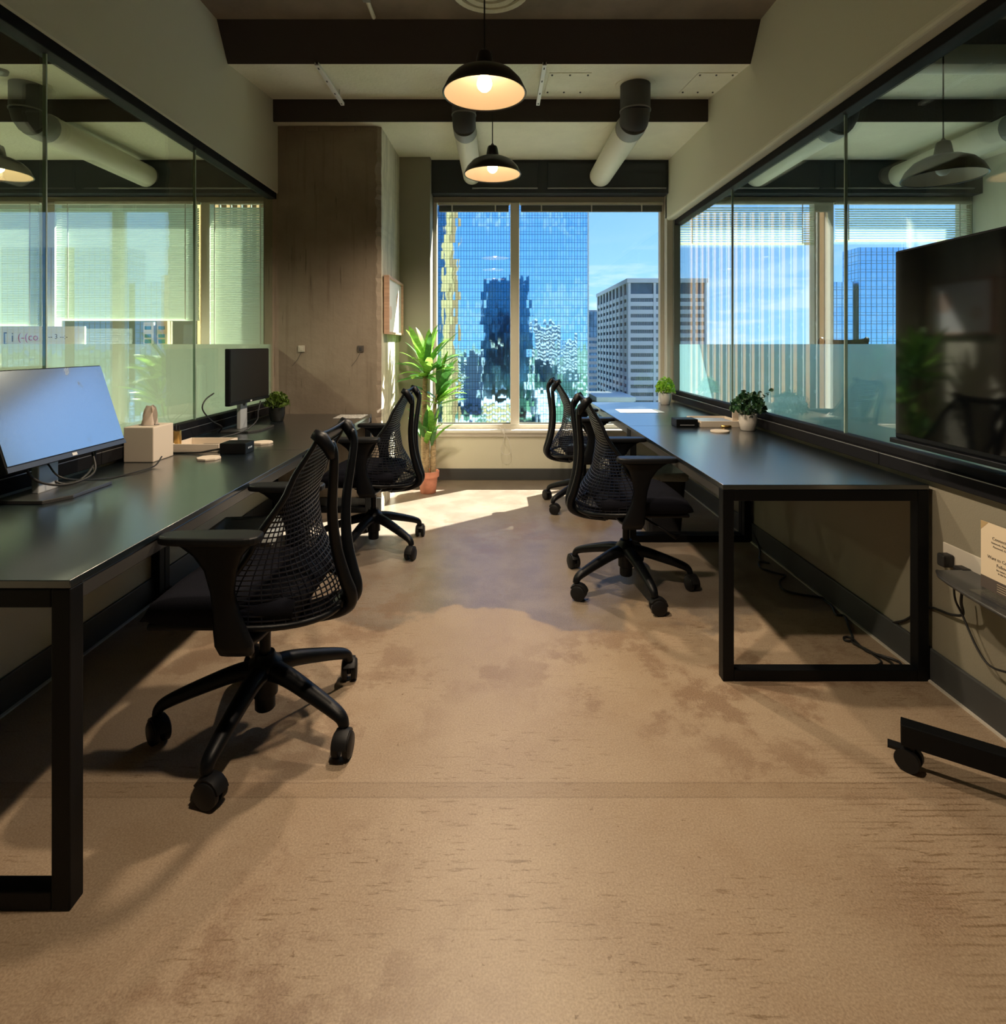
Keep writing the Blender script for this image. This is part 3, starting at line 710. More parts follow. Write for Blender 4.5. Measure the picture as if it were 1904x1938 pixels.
# ------------------------------------------------------------------ monitors
def monitor(y, x, zc, tilt, label, smat, w=.545, h=.325):
    t = thing('monitor', label, 'monitor', (x, y, .73), 0)
    # local frame: screen faces +x
    b = B().prism([(-.11,-.135),(.055,-.135),(.10,-.06),(.10,.135),(-.11,.135)], 'z', 0, .012).build('stand_base', M['rail'], t, bevel=.002)
    B().box(-.055,-.030,-.045,.045,.010,.40).build('stand_column', M['silver'], t, bevel=.004)
    c0 = Vector((.012, 0, zc-.73)); ct, st = math.cos(tilt), math.sin(tilt)
    ux, uz = Vector((ct,0,st)), Vector((-st,0,ct)); uy = Vector((0,1,0))
    B().obox(c0-ux*.016, ux*.014, uy*(w/2), uz*(h/2)).build('monitor_case', M['black'], t, bevel=.005)
    B().obox(c0-ux*.040, ux*.014, uy*.10, uz*.10).build('stand_mount', M['black'], t, bevel=.005)
    bz = B()
    bz.obox(c0-ux*.001-uz*(h/2-.009), ux*.002, uy*(w/2-.001), uz*.008)
    bz.build('chin', M['rail'] if smat == 'screen_blue' else M['black'], t)
    B().obox(c0-ux*.001+uz*.008, ux*.0015, uy*(w/2-.006), uz*(h/2-.013)).build('screen', M[smat], t)
    B().obox(c0+ux*.0015-uz*(h/2-.009), ux*.0005, uy*.011, uz*.005).build('badge', M['white'], t)
    smooth_by_angle(B().tube([(-.0305,0,.165),(-.0285,0,.165)], .018, 20).build('cable_hole', M['cord'], t))
    return t
m1 = monitor(1.98, -1.535, 1.015, math.radians(18), 'large monitor tilted back, its bluish screen glaring, beside the tissue box', 'screen_blue')
m2 = monitor(3.46, -1.515, 1.063, 0.0, 'dark switched off monitor on the desk by the column', 'screen_off')
def cable(name, pts, r, label, m_='cord', k=6):
    return tag(smooth_by_angle(B().tube(curve_pts(pts, k), r, 8).build(name, M[m_])), label, 'cable')
cable('cable', [at(88,875,1.98), at(120,905,1.95)+Vector((0,0,.0)), (-1.50,2.17,.738), (-1.46,2.30,.735), (-1.45,2.40,.737), (-1.455,2.46,.765)], .003, 'thin cable lying on the desk from bluish monitor toward tissue box')
cable('cable', [(-1.56,1.85,.93),(-1.53,1.86,.82),(-1.50,1.92,.775),(-1.475,2.0,.768),(-1.475,2.08,.79),(-1.52,2.12,.87)], .004, 'black cable sagging in front of the bluish monitor stand')
cable('cable', [(-1.57,2.22,.90),(-1.55,2.18,.80),(-1.53,2.10,.760),(-1.55,2.03,.752),(-1.60,1.98,.80)], .004, 'black cable loop behind the bluish monitor stand')
cable('cable', [(-1.57,3.14,.98),(-1.585,3.08,.95),(-1.59,3.06,.90),(-1.57,3.12,.83),(-1.58,3.25,.78),(-1.62,3.30,.738)], .004, 'black cable looping from the dark monitor near the frosted glass')
cable('cable', [(-1.47,3.52,.90),(-1.46,3.46,.84),(-1.44,3.40,.80),(-1.46,3.30,.755),(-1.52,3.16,.737),(-1.58,3.0,.737),(-1.62,2.9,.737)], .004, 'black cable hanging down across the dark monitor stand')

# ------------------------------------------------------------------ things on the left desks
DT = .7302
t = thing('tissue_box', 'white cube tissue box beside the bluish monitor', 'tissue box', (-1.583, 2.58, DT))
B().box(-.066,.066,-.078,.078,0,.155).build('box', M['cream'], t, bevel=.004)
b = B(); gr = []
for j in range(8):
    v = j/7; gr.append([b.bm.verts.new((.012*math.sin(i*1.3+v*3)+(.018*(1-v)+.014*v)*math.cos(i*.52)*1.3, (.028*(1-v)+.020*v*(1-.6*v))*math.sin(i*.52)+.018*v, .150+.085*v+.010*math.sin(i*1.9)*v)) for i in range(13)])
for r0, r1 in zip(gr, gr[1:]):
    for i in range(12): b.bm.faces.new((r0[i], r0[i+1], r1[i+1], r1[i]))
b.build('tissue', mat('tissue paper', (.86,.74,.64), .9, trans=.35), t, smooth=True)
B().prism([(.045*math.cos(a), .03*math.sin(a)) for a in [i*PI/12 for i in range(24)]], 'z', .155, .1555).build('opening', M['cord'], t)
t = thing('pen_cup', 'small brass pen cup standing behind the tissue box', 'cup', (-1.585, 2.80, DT))
smooth_by_angle(B().lathe([(.022,0),(.023,.002),(.023,.095),(.021,.095),(.021,.006),(.001,.006)], k=24).build('cup', M['gold'], t))
B().tube([(0,.005,.01),(-.012,.018,.125)], .004, 8).build('pen', M['cord'], t)
B().tube([(.005,-.006,.01),(.012,.004,.118)], .004, 8).build('pen', M['cord'], t)
def tray(loc, rz, w, l, label):
    t = thing('desk_tray', label, 'tray', loc, rz, 'shallow trays on the desks')
    b = B().box(-w,w,-l,l,0,.006)
    b.build('tray_base', M['cream'], t, bevel=.002)
    B().box(-w,-w+.008,-l,l,.006,.038).box(w-.008,w,-l,l,.006,.038).box(-w+.008,w-.008,-l,-l+.008,.006,.038).box(-w+.008,w-.008,l-.008,l,.006,.038).build('tray_wall', M['cream'], t, bevel=.002)
    return t
tray((-1.468, 2.845, DT), 0, .12, .10, 'shallow cream desk tray holding a black phone, left row')
t = thing('phone', 'black phone lying in the cream desk tray', 'phone', (-1.45, 2.87, DT+.0065)); B().box(-.05,.05,-.03,.03,0,.009).build('body', M['black'], t, bevel=.004); B().box(-.046,.046,-.026,.026,.009,.0095).build('screen', M['screen_tv'], t)
t = thing('docking_station', 'black docking station box by the seam of the left desks', 'docking station', (-1.255, 2.735, DT)); B().box(-.062,.062,-.05,.05,0,.052).build('case', M['black'], t, bevel=.004)
for k in range(3): B().box(.062,.0625,-.02+k*.016,-.01+k*.016,.022,.030).build('port', M['silver'], t)
cable('cable', [(-1.32,2.72,.752),(-1.37,2.70,.745),(-1.42,2.70,.7365),(-1.50,2.705,.7345),(-1.60,2.69,.7345)], .0045, 'thick black cable from the docking station to the wall')
def coaster(loc, label, k=8, r=.052):
    t = thing('coaster', label, 'coaster', loc, .2, 'pale coasters on the desks')
    B().prism([(r*math.cos(2*PI*i/k), r*math.sin(2*PI*i/k)) for i in range(k)], 'z', 0, .010).build('slab', M['cream'], t, bevel=.002)
    B().prism([(r*.98*math.cos(2*PI*i/k), r*.98*math.sin(2*PI*i/k)) for i in range(k)], 'z', -.0000, .002).build('cork_foot', M['tan_corner'], t)
coaster((-1.31, 2.575, DT), 'pale coaster in front of the docking station')
coaster((-1.235, 2.985, DT), 'pale coaster beyond the docking station, on the column desk')
def bush(name, loc, pot, leafm, pr, ph, cr, ch, nleaf, ls, label, shape='round', twigs=()):
    t = thing(name, label, 'plant', loc)
    smooth_by_angle(B().lathe([(pr*.72,0),(pr*.80,.004),(pr,ph*.55),(pr*1.0,ph),(pr*.90,ph),(pr*.88,ph*.85),(.001,ph*.85)], k=28).build('pot', M[pot], t))
    smooth_by_angle(B().lathe([(pr*.87,ph*.86),(.001,ph*.90)], k=20).build('soil', M['soil'], t))
    b = B(); tips = []
    for i in range(nleaf):
        a = random.random()*2*PI; e = random.random(); rr = cr*(.25+.75*random.random()**.6)
        c_ = Vector((rr*math.cos(a)*math.sqrt(1-e*e*.6), rr*math.sin(a)*math.sqrt(1-e*e*.6), ph*.95+ch*(.12+.88*e*(1-.35*(rr/cr)**2))))
        tips.append(c_)
    for q in twigs:
        for k in range(9): tips.append(Vector((q[0]*(.5+.06*k), q[1]*(.5+.06*k), ph+q[2]*(.5+.06*k)))+Vector((random.uniform(-1,1),random.uniform(-1,1),random.uniform(-1,1)))*.008)
    for c_ in tips:
        nrm = Vector((random.gauss(0,1), random.gauss(0,1), random.gauss(.8,.8))).normalized()
        u = nrm.cross(Vector((random.random()-.5, random.random()-.5, .1))).normalized(); w = nrm.cross(u)
        s_ = ls*random.uniform(.7,1.25)
        vs = [b.bm.verts.new(c_+u*s_*x+w*s_*y+nrm*s_*z) for x, y, z in ((-1,0,0),(-.3,.55,.12),(.5,.5,.15),(1,0,0),(.5,-.5,.15),(-.3,-.55,.12),(.1,0,-.05))]
        for i in range(6): b.bm.faces.new((vs[i], vs[(i+1)%6], vs[6]))
    b.build('foliage', M[leafm], t, stuff=True)
    b = B()
    for k in range(12):
        q = random.choice(tips); b.tube(curve_pts([(q.x*.12,q.y*.12,ph*.86),(q.x*.35,q.y*.35,ph+ (q.z-ph)*.5),tuple(q)], 3), .0018, 5)
    b.build('stems', M['leafE'], t, stuff=True)
    return t
bush('potted_plant', (-1.50, 3.86, DT), 'pot_black', 'leafE', .052, .095, .085, .115, 420, .014, 'small olive green plant in black pot next to the dark monitor')
t = thing('paper_mat', 'patterned paper lying at the end of the column desk', 'paper', (-1.06, 4.10, DT)); B().box(-.10,.10,-.10,.10,0,.002).build('sheet', mat('speckled paper', (.55,.54,.52), .6, var=.5, vscale=70), t)

# ------------------------------------------------------------------ things on the right desks
bush('potted_plant', (1.455, 4.93, DT), 'pot_white', 'leafC', .050, .098, .085, .150, 420, .015, 'bright green sunlit plant in white pot at the window')
bush('potted_plant', (1.515, 3.44, DT), 'pot_white', 'leafD', .052, .098, .105, .150, 330, .017, 'dark green leafy plant in white pot beside the cream tray', twigs=((.13,-.03,.155),(.10,.05,.14)))
tray((1.405, 3.70, DT), PI/2, .135, .13, 'shallow cream desk tray beside the dark green plant, right row')
t = thing('notepad', 'grey pad lying in the tray of the right row', 'notepad', (1.40, 3.70, DT+.0065)); B().box(-.10,.10,-.09,.09,0,.022).build('pages', M['plate'], t, bevel=.002); B().box(-.10,.10,-.09,.09,.022,.024).build('cover', M['silver'], t)
t = thing('docking_station', 'black docking station box on the seam of the right desks', 'docking station', (1.19, 3.62, DT)); B().box(-.068,.068,-.055,.055,0,.050).build('case', M['black'], t, bevel=.004); B().box(-.045,.045,-.0555,-.055,.012,.016).build('slot', M['silver'], t)
cable('cable', [(1.256,3.66,.752),(1.262,3.70,.745),(1.262,3.80,.737),(1.30,3.88,.736),(1.45,3.89,.736),(1.57,3.89,.736)], .004, 'short black cable behind the right docking station')
coaster((1.32, 3.375, DT), 'round pale coaster in front of the right row tray', 24, .054)
t = thing('name_card', 'upright cream card standing behind the dark green plant', 'card', (1.525, 3.62, DT)); B().obox((0,0,.062),(.030,0,0),(0,.004,0),(0,0,.062)).build('card', M['cream'], t); B().box(-.03,.03,-.02,.02,0,.004).build('foot', M['cream'], t)
t = thing('brass_clip', 'small brass clip at the front edge of the right row tray', 'clip', (1.425, 3.545, DT)); B().tube([(-.03,0,.008),(.03,0,.008)], .008, 10).build('clip_body', M['gold'], t, smooth=True)
for k, (dx, dy, rz, l) in enumerate(((0,0,.06,'topmost white sheet of papers on the window desk'),(-.03,.015,-.02,'white sheet showing from under the topmost paper'))):
    t = thing('paper_sheet', l, 'paper', (1.12+dx, 4.43+dy, DT+.0012*(1-k)), rz); B().box(-.15,.15,-.105,.105,0,.001).build('sheet', M['paper'], t)

# ------------------------------------------------------------------ waste bins
def bin_(loc, rz, label):
    t = thing('waste_bin', label, 'bin', loc, rz, 'black waste bins with liners')
    def rr(w, l, k=.03): return [(sx*(w-k)+k*math.cos(a), sy*(l-k)+k*math.sin(a)) for sx, sy, a0 in ((1,1,0),(-1,1,PI/2),(-1,-1,PI),(1,-1,1.5*PI)) for a in (a0, a0+PI/4, a0+PI/2)]
    def loft(rows, nm, m_):
        b = B(); R = [[b.bm.verts.new((x, y, z)) for x, y in rr(w, l)] for w, l, z in rows]
        for r0, r1 in zip(R, R[1:]):
            for i in range(12): b.bm.faces.new((r0[i], r0[(i+1)%12], r1[(i+1)%12], r1[i]))
        b.bm.faces.new(R[0][::-1])
        if nm == 'body': b.bm.faces.new(R[-1])
        o = b.build(nm, m_, t); return o
    loft([(.11,.085,0),(.115,.09,.01),(.14,.11,.37),(.15,.12,.375),(.15,.12,.40),(.138,.108,.40),(.112,.082,.03)], 'body', M['bin'])
    b = B(); R = []
    for j, (w, l, z) in enumerate(((.152,.122,.355),(.155,.125,.395),(.148,.118,.412),(.135,.105,.405),(.120,.095,.30))):
        R.append([b.bm.verts.new((x*random.uniform(.97,1.03), y*random.uniform(.97,1.03), z+random.uniform(-.012,.012))) for x, y in rr(w, l)])
    for r0, r1 in zip(R, R[1:]):
        for i in range(12): b.bm.faces.new((r0[i], r0[(i+1)%12], r1[(i+1)%12], r1[i]))
    b.build('liner', M['liner'], t, smooth=True)
bin_((-1.17, 2.66, 0), .1, 'black waste bin under the left desks, behind the nearest chair')
bin_((1.10, 3.83, 0), .05, 'black waste bin with pale liner under the window desk')

# ------------------------------------------------------------------ tall potted plant
PX, PY = -.588, 4.80
t = thing('potted_dracaena', 'tall broad leaved plant in terracotta pot beside the window', 'plant', (PX, PY, 0))
smooth_by_angle(B().lathe([(.062,0),(.066,.004),(.080,.135),(.092,.137),(.094,.183),(.086,.186),(.080,.150),(.001,.150)], k=32).build('pot', M['terra'], t))
smooth_by_angle(B().lathe([(.079,.152),(.001,.160)], k=24).build('soil', M['soil'], t))
def cane(pts, r, nm='cane'):
    P = curve_pts(pts, 8); k = len(P)
    return B().tube(P, [r*(1+.10*((i%3) == 0))*(1-.15*i/k) for i in range(k)], 12).build(nm, M['cane'], t, smooth=True)
cane([(-.022,0,.15),(-.022,0,.42),(-.020,.005,.46)], .032)
cane([(.040,.01,.15),(.042,.01,.40),(.042,.01,.58)], .026)
cane([(-.030,-.015,.15),(-.035,-.015,.5),(-.025,-.01,.9),(-.015,-.005,1.04)], .024)
cane([(.042,.01,.56),(.055,.01,.70),(.075,.008,.84)], .012, 'branch')
leafmesh = []
for bend, wd in ((.35,.085),(.75,.095),(1.15,.085),(.55,.105)):
    b = B(); segs = 9; rows = []
    ang = 0; q = Vector((0,0,0))
    for i in range(segs+1):
        v = i/segs; w = wd*(.28+.72*math.sin(PI*min(1, v*.86+.12))**.9) if v < .999 else .001
        dr = Vector((math.sin(ang), 0, math.cos(ang))); nr = Vector((-math.cos(ang), 0, math.sin(ang)))
        rows.append([b.bm.verts.new(q+Vector((0,-w*.5,0))+nr*w*.16), b.bm.verts.new(q), b.bm.verts.new(q+Vector((0,w*.5,0))+nr*w*.16)])
        q = q+dr/segs; ang += bend/segs*(.4+1.2*v)
    for r0, r1 in zip(rows, rows[1:]):
        b.bm.faces.new((r0[0], r0[1], r1[1], r1[0])); b.bm.faces.new((r0[1], r0[2], r1[2], r1[1]))
    o = b.build('leaf', M['leafA'], None, smooth=True); me = o.data; bpy.data.objects.remove(o)
    me2 = me.copy(); me2.materials[0] = M['leafB']; leafmesh.append((me, me2))
def rosette(c0, nl, l0, l1, e0, e1, seed, az=None, dark=.35):
    R = random.Random(seed)
    for i in range(nl):
        v = i/max(1, nl-1)
        a = i*2.399+R.uniform(-.25,.25)
        if az is not None and R.random() < .45: a = az+R.uniform(-1.0,1.0)
        tilt = e0+(e1-e0)*v**.8+R.uniform(-.1,.1); L = (l1+(l0-l1)*v)*R.uniform(.85,1.12)
        if math.sin(a) > 0.35 and PY+c0[1]+math.sin(a)*L*math.sin(min(tilt+.4,1.57)) > 5.02 and (PX+c0[0]+math.cos(a)*L*.7) < -.55: L *= .62
        rx_ = PX+c0[0]+math.cos(a)*L*math.sin(min(tilt+.45, 1.5))
        if rx_ < -.850: L *= max(.35, (PX+c0[0]+.850)/(PX+c0[0]-rx_))
        ry_ = PY+c0[1]+math.sin(a)*L*math.sin(min(tilt+.45, 1.5)); lim = 5.03
        if ry_ > lim: L *= max(.35, (lim-PY-c0[1])/(ry_-PY-c0[1]))
        ms = R.choice(leafmesh); me = ms[1] if R.random() < dark else ms[0]
        o = bpy.data.objects.new('leaf', me); C.objects.link(o); o.parent = t
        o.matrix_local = Matrix.Translation(Vector(c0)+Vector((0,0,-.10*v))) @ Matrix.Rotation(a, 4, 'Z') @ Matrix.Rotation(tilt, 4, 'Y') @ Matrix.Rotation(R.uniform(-.4,.4), 4, 'Z') @ Matrix.Diagonal((L, L*R.uniform(1.5,2.2), L, 1))
rosette((-.015,-.005,1.06), 34, .36, .40, .12, 1.40, 3)
rosette((.085,.005,.84), 22, .28, .36, .15, 1.25, 11, az=-.1, dark=.25)
rosette((-.022,-.02,.50), 12, .26, .30, .10, .75, 5, dark=.2)
rosette((.035,-.03,.50), 11, .24, .30, .08, .65, 8, dark=.25)

# ------------------------------------------------------------------ framed picture on the column
t = thing('framed_picture', 'pale wood framed print on the sunlit side of the concrete column', 'picture', (-.872, 4.66, 1.33))
b = B(); d_, w_, h_, k_ = .045, .33, .45, .018
b.box(.004,d_,-w_,-w_+k_,0,h_).box(.004,d_,w_-k_,w_,0,h_).box(.004,d_,-w_+k_,w_-k_,0,k_).box(.004,d_,-w_+k_,w_-k_,h_-k_,h_)
b.build('picture_frame', M['wood'], t, bevel=.001)
B().box(.010,.026,-w_+k_,w_-k_,k_,h_-k_).build('print', M['paper'], t)
for yy, zz, r, mm in ((-.17,.17,.055,M['cream']),(.16,.27,.085,M['cream'])):
    B().tube([(.0262,yy,zz),(.0268,yy,zz)], r, 28).build('print_disc', mat('disc print', (.72,.55,.45) if r > .06 else (.76,.62,.55), .7), t)
for px, mm, l in ((571,'plate','small pale switch plate on the concrete column'),(683,'plate_grey','small grey box on the concrete column, right of the pale plate')):
    q = at(px, 660, 4.27)
    t = thing('wall_plate', l, 'switch', (q.x, 4.27, q.z)); B().box(-.024,.024,-.008,.0,-.024,.024).build('plate', M[mm], t, bevel=.002); B().box(-.010,.010,-.012,-.008,-.012,.012).build('toggle', M['plate' if mm == 'plate' else 'duct_dark'], t, bevel=.001); B().tube([(0,-.004,-.024),(-.03,-.003,-.08),(-.07,-.002,-.13)], .0015, 6).build('wire', M['duct_dark'], t)

# ------------------------------------------------------------------ television cart on the right
t = thing('television_cart', 'large black television on a wheeled cart by the right wall', 'television', (1.52, 1.49, 0))
tv = B().box(-.048,.0,-.615,.615,.905,1.595).build('television_case', M['black'], t, bevel=.006)
B().box(-.0505,-.048,-.605,.605,.925,1.587).build('screen', M['screen_tv'], t)
B().box(-.062,-.002,-.625,.625,.888,.906).build('lower_bezel', M['chair'], t, bevel=.003)
B().box(.0,.035,-.25,.25,1.05,1.45).build('mount_plate', M['black'], t, bevel=.004)
B().box(.030,.075,-.03,.03,.10,1.40).build('column', M['black'], t, bevel=.004)
def cart_leg(x0, y0, x1, y1):
    a, c_ = Vector((x0,y0,.105)), Vector((x1,y1,.105)); dr = (c_-a).normalized(); nn = Vector((-dr.y, dr.x, 0))
    lg = B().obox((a+c_)/2, (c_-a)/2, nn*.024, Vector((0,0,.030))).build('cart_leg', M['black'], t, bevel=.003)
    b = B(); w0 = c_-dr*.02+Vector((0,0,-.105)); ax = Vector((dr.x*.3+nn.x, dr.y*.3+nn.y, 0)).normalized()
    for s_ in (-1, 1): b.tube([w0+ax*s_*.008+Vector((0,0,.032)), w0+ax*s_*.024+Vector((0,0,.032))], .032, 20)
    b.tube([w0+Vector((0,0,.03)), w0+Vector((0,0,.10))], .014, 12)
    b.obox(w0+dr*.030+Vector((0,0,.056)), dr*.022, nn*.016, Vector((0,0,.004)))
    smooth_by_angle(b.build('caster', M['wheel'], lg))
cart_leg(.05, -.06, -.325, .195); cart_leg(.05, -.06, -.325, -.30); cart_leg(.05, -.02, .065, -.45)
pts = [(.09,.446),(-.02,.446)]+[(-.02-.062*math.cos(math.asin(max(-1,min(1,v)))), .446*v) for v in [1-.1*i for i in range(1,20)]]+[(-.02,-.446),(.09,-.446)]
sh = B().prism(pts, 'z', .472, .482).build('cart_shelf', M['shelf'], t, bevel=.002)
B().tube([(q[0]-.001, q[1], .477) for q in pts[1:-1]], .0065, 8).build('shelf_edge', M['rail'], sh, smooth=True)
cable('cable', [(1.50,1.70,.90),(1.52,1.66,.86),(1.56,1.62,.80),(1.575,1.60,.74),(1.58,1.58,.70)], .0035, 'black cable hanging from the lower edge of the television')
# leaflet stand on the shelf
t = thing('leaflet_stand', 'cream notice in a clear stand on the cart shelf', 'notice', (1.512, 1.668, .4825))
B().box(-.0015,.0015,-.108,.108,.012,.222).build('acrylic_sleeve', M['acrylic'], t)
B().box(-.040,.050,-.108,.108,0,.003).box(-.003,.003,-.108,.108,.003,.014).build('acrylic_foot', M['acrylic'], t)
nt = B().box(-.0030,-.0018,-.106,.106,.014,.220).build('notice_sheet', mat('notice paper', (.80,.68,.50), .6), t)
B().box(-.0034,-.0030,-.106,.106,.014,.052).build('dark_band', M['ink'], nt)
B().prism([(.106,.220),(.106,.192),(.078,.220)], 'x', -.0034, -.0030).build('corner_print', M['tan_corner'], nt)
def text(body, size, loc, m_, parent, rot, name='lettering', align='LEFT'):
    cu = bpy.data.curves.new(name, 'FONT'); cu.body = body; cu.size = size; cu.align_x = align; cu.extrude = .0002; cu.resolution_u = 2
    o = bpy.data.objects.new(name, cu); C.objects.link(o); cu.materials.append(m_)
    o.location = loc; o.rotation_euler = rot; o.parent = parent
    me = bpy.data.meshes.new_from_object(o); q = bpy.data.objects.new(name, me); C.objects.link(q)
    q.location = loc; q.rotation_euler = rot; q.parent = parent; bpy.data.objects.remove(o); return q
RT = (PI/2, 0, -PI/2)         # reads left to right when looking along +x
for s_, sz, yy, zz, mm in (('Connect to WiFi', .0135, .065, .172, 'ink'), ('Network, Members', .0085, .068, .160, 'ink'), ('Password, Guest', .0085, .062, .149, 'ink'),
                           ('Want to Connect?', .0135, .082, .112, 'ink'), ('Follow Us', .0135, .050, .094, 'ink'), ('for news and events', .0080, .050, .083, 'ink'), ('in the building', .0080, .045, .074, 'ink')):
    text(s_, sz, (-.0036, yy, zz), M[mm], nt, RT)
for k in range(4): B().box(-.0036,-.0034,-.02,.048,.021+k*.007,.0225+k*.007).build('print_line', M['kraft'], nt)
# wall outlet with plugs, hanging cables
t = thing('wall_outlet', 'outlet plate with black plugs on the right wall behind the shelf', 'outlet', (XR, 1.985, .50))
B().box(-.006,0,-.09,.075,-.04,.035).build('plate', M['plate'], t, bevel=.002)
B().box(-.045,-.006,.02,.055,-.040,.005).build('plug', M['cord'], t, bevel=.006); B().box(-.04,-.006,-.055,-.01,-.045,-.015).build('plug', M['cord'], t, bevel=.006)
cable('cable', [onx(1805,1105,1.56), onx(1808,1135,1.56), onx(1822,1165,1.58), onx(1846,1220,1.58), onx(1870,1257,1.58), onx(1904,1272,1.58), onx(1960,1280,1.58)], .0035, 'black cable dropping below the cart shelf toward the frame edge')
cable('cable', [onx(1821,1118,1.56), onx(1819,1140,1.56), onx(1822,1163,1.59), onx(1800,1163,1.606), onx(1778,1155,1.611), onx(1760,1150,1.611), onx(1735,1160,1.611), onx(1712,1174,1.611), onx(1688,1179,1.611)], .0045, 'thick black cable running along the right wall behind the desk leg')
# cables on the floor under the right desks
def flo(l, zz=.006):
    out_ = []
    for px, py in l:
        q = onz(px, py, zz); q.x = min(q.x, 1.59); out_.append(q)
    return out_
cable('cable', [(1.609,3.72,.20),(1.608,3.60,.09)]+flo([(1441,1040),(1438,1058),(1455,1066)])+flo([(1437,1063),(1442,1076),(1475,1086),(1487,1090),(1476,1100),(1482,1115),(1510,1124),(1560,1131),(1578,1135)]), .005, 'black cable meandering on the floor under the right desk')
cable('cable', flo([(1578,1136),(1575,1148),(1582,1163),(1598,1166),(1606,1185),(1614,1210),(1600,1212),(1598,1206),(1612,1208),(1640,1232),(1672,1242),(1700,1252),(1708,1262)]), .005, 'black cable curling toward the near leg of the right desk')
cable('cable', flo([(1612,1215),(1650,1234),(1682,1250),(1700,1268)], .012)+flo([(1702,1272)]), .004, 'thin black cable beside the curled one at the right desk leg')
cable('cable', flo([(1640,1230),(1668,1252),(1650,1262),(1630,1272)], .005), .004, 'short black cable end crossing the floor bar of the right desk')

# ------------------------------------------------------------------ left and right neighbouring rooms
t = thing('window_shelf', 'narrow shelf along the blinds behind the left frosted glass', 'shelf', (-3.4, 5.02, 0))
B().box(-1.3,1.25,-.10,.12,1.215,1.24).build('shelf_board', M['frame'], t, bevel=.003)
for k in (-1.28, -.02, 1.21): B().box(k,k+.03,-.09,.11,0,1.215).build('leg', M['frame'], t)
for x, w, h, mm, l in ((-2.93,.045,.215,'kraft','kraft box with teal shapes left of the narrow pale blind'),(-3.05,.045,.205,'white','white booklet standing beside the kraft box')):
    t = thing('box', l, 'box', (x, 5.0, 1.24)); B().box(-w,w,-.04,.04,0,h).build('carton', M[mm], t, bevel=.002)
    for q in ((.02,.055,.085),(.07,.10,.13),(.14,.17,.19)): B().box(-w*.75,w*.55,-.041,-.04,q[0],q[1]).build('print_shape', M['teal'], t)
t = thing('sign_board', 'white board with black and red strokes on the left cabinet', 'sign', (-4.25, 5.0, 1.24))
B().box(-.55,.62,-.01,.01,0,.17).build('board', M['paper'], t)
text('N-c/:', .085, (-.50,-.0105,.045), M['ink'], t, (PI/2,0,0)); text('[ i', .12, (-.10,-.0105,.035), M['ink'], t, (PI/2,0,0)); text('(-(co', .095, (.03,-.0105,.045), M['ink_red'], t, (PI/2,0,0)); text('-- 3 --:-', .06, (.30,-.0105,.06), M['ink'], t, (PI/2,0,0))
c5 = dup(c1, (2.78, 4.42, 0), 2.9, 'dark office chair behind the right frosted glass, left of the television'); set_phase(c5, 2.9, .4); c5.scale = (1.15, 1.15, 1.32); c5['group'] = 'chairs in neighbouring rooms'

# ------------------------------------------------------------------ outside: ground and buildings
gz = -62.0
struct(B().box(-3500, 3500, 5.6, 5000, gz-1, gz).box(-3500, 3500, -5000, 5.6, gz-1, gz).build('ground', M['ground']))
# our own building around the rooms
struct(B().box(-13, 27, -30, 5.45, gz, -.13).box(-13, 27, -30, 5.45, 3.34, 58).box(-13, XA-.11, -30, 5.45, -.12, 3.33).box(4.62, 27, -30, 5.45, -.12, 3.33).box(-13, 27, -30, -2.82, -.12, 3.33).build('exterior_wall', M['own']))
t = thing('mirror_tower', 'tall blue mirrored glass tower filling most of the main window', 'building', (0, 250, gz))
B().box(-46, 39.8, 0, 60, 0, 190).build('glass_facade', M['tower'], t)
B().box(39.5, 40.1, -.25, .3, 0, 190).build('corner_post', M['off_white'], t)
B().box(-46.2, 40, -.3, 60.2, 190, 192).build('roof_parapet', M['off_white'], t)
t = thing('office_block', 'pale office block with rows of dark windows, right of the mirrored tower', 'building', (65.0, 283, gz))
ftop = 94.0; fh = 3.92
B().box(.8, 39, .8, 88, 0, ftop).build('core', M['off_glass'], t)
sp_me = None; nfl = 21
B().box(-.6, 39.6, -.6, 88.6, ftop, ftop+2.2).build('cornice', M['off_white'], t)
def copies(o, locs):
    for q in locs:
        c_ = o.copy(); C.objects.link(c_); c_.location = q; c_.parent = o.parent
o = B().prism([(0,0),(39,0),(39,1),(1,1),(1,88),(0,88)], 'z', -1.05, 1.05).build('spandrel', M['off_white'], t)
zsp = [ftop-6.6-k*fh for k in range(nfl)]
o.location = (0,0,zsp[0]); copies(o, [(0,0,q) for q in zsp[1:]])
xs = [0, 12.6, 19.6, 32.0, 38.0]
o = B().box(0, 1.2, -.25, 1, 0, ftop).build('pier', M['off_white'], t); copies(o, [(x,0,0) for x in xs[1:]])
o = B().box(-.25, 1, 0, 3.0, 0, ftop).build('side_pier', M['off_white'], t); copies(o, [(0, k*9.4, 0) for k in range(1,10)])
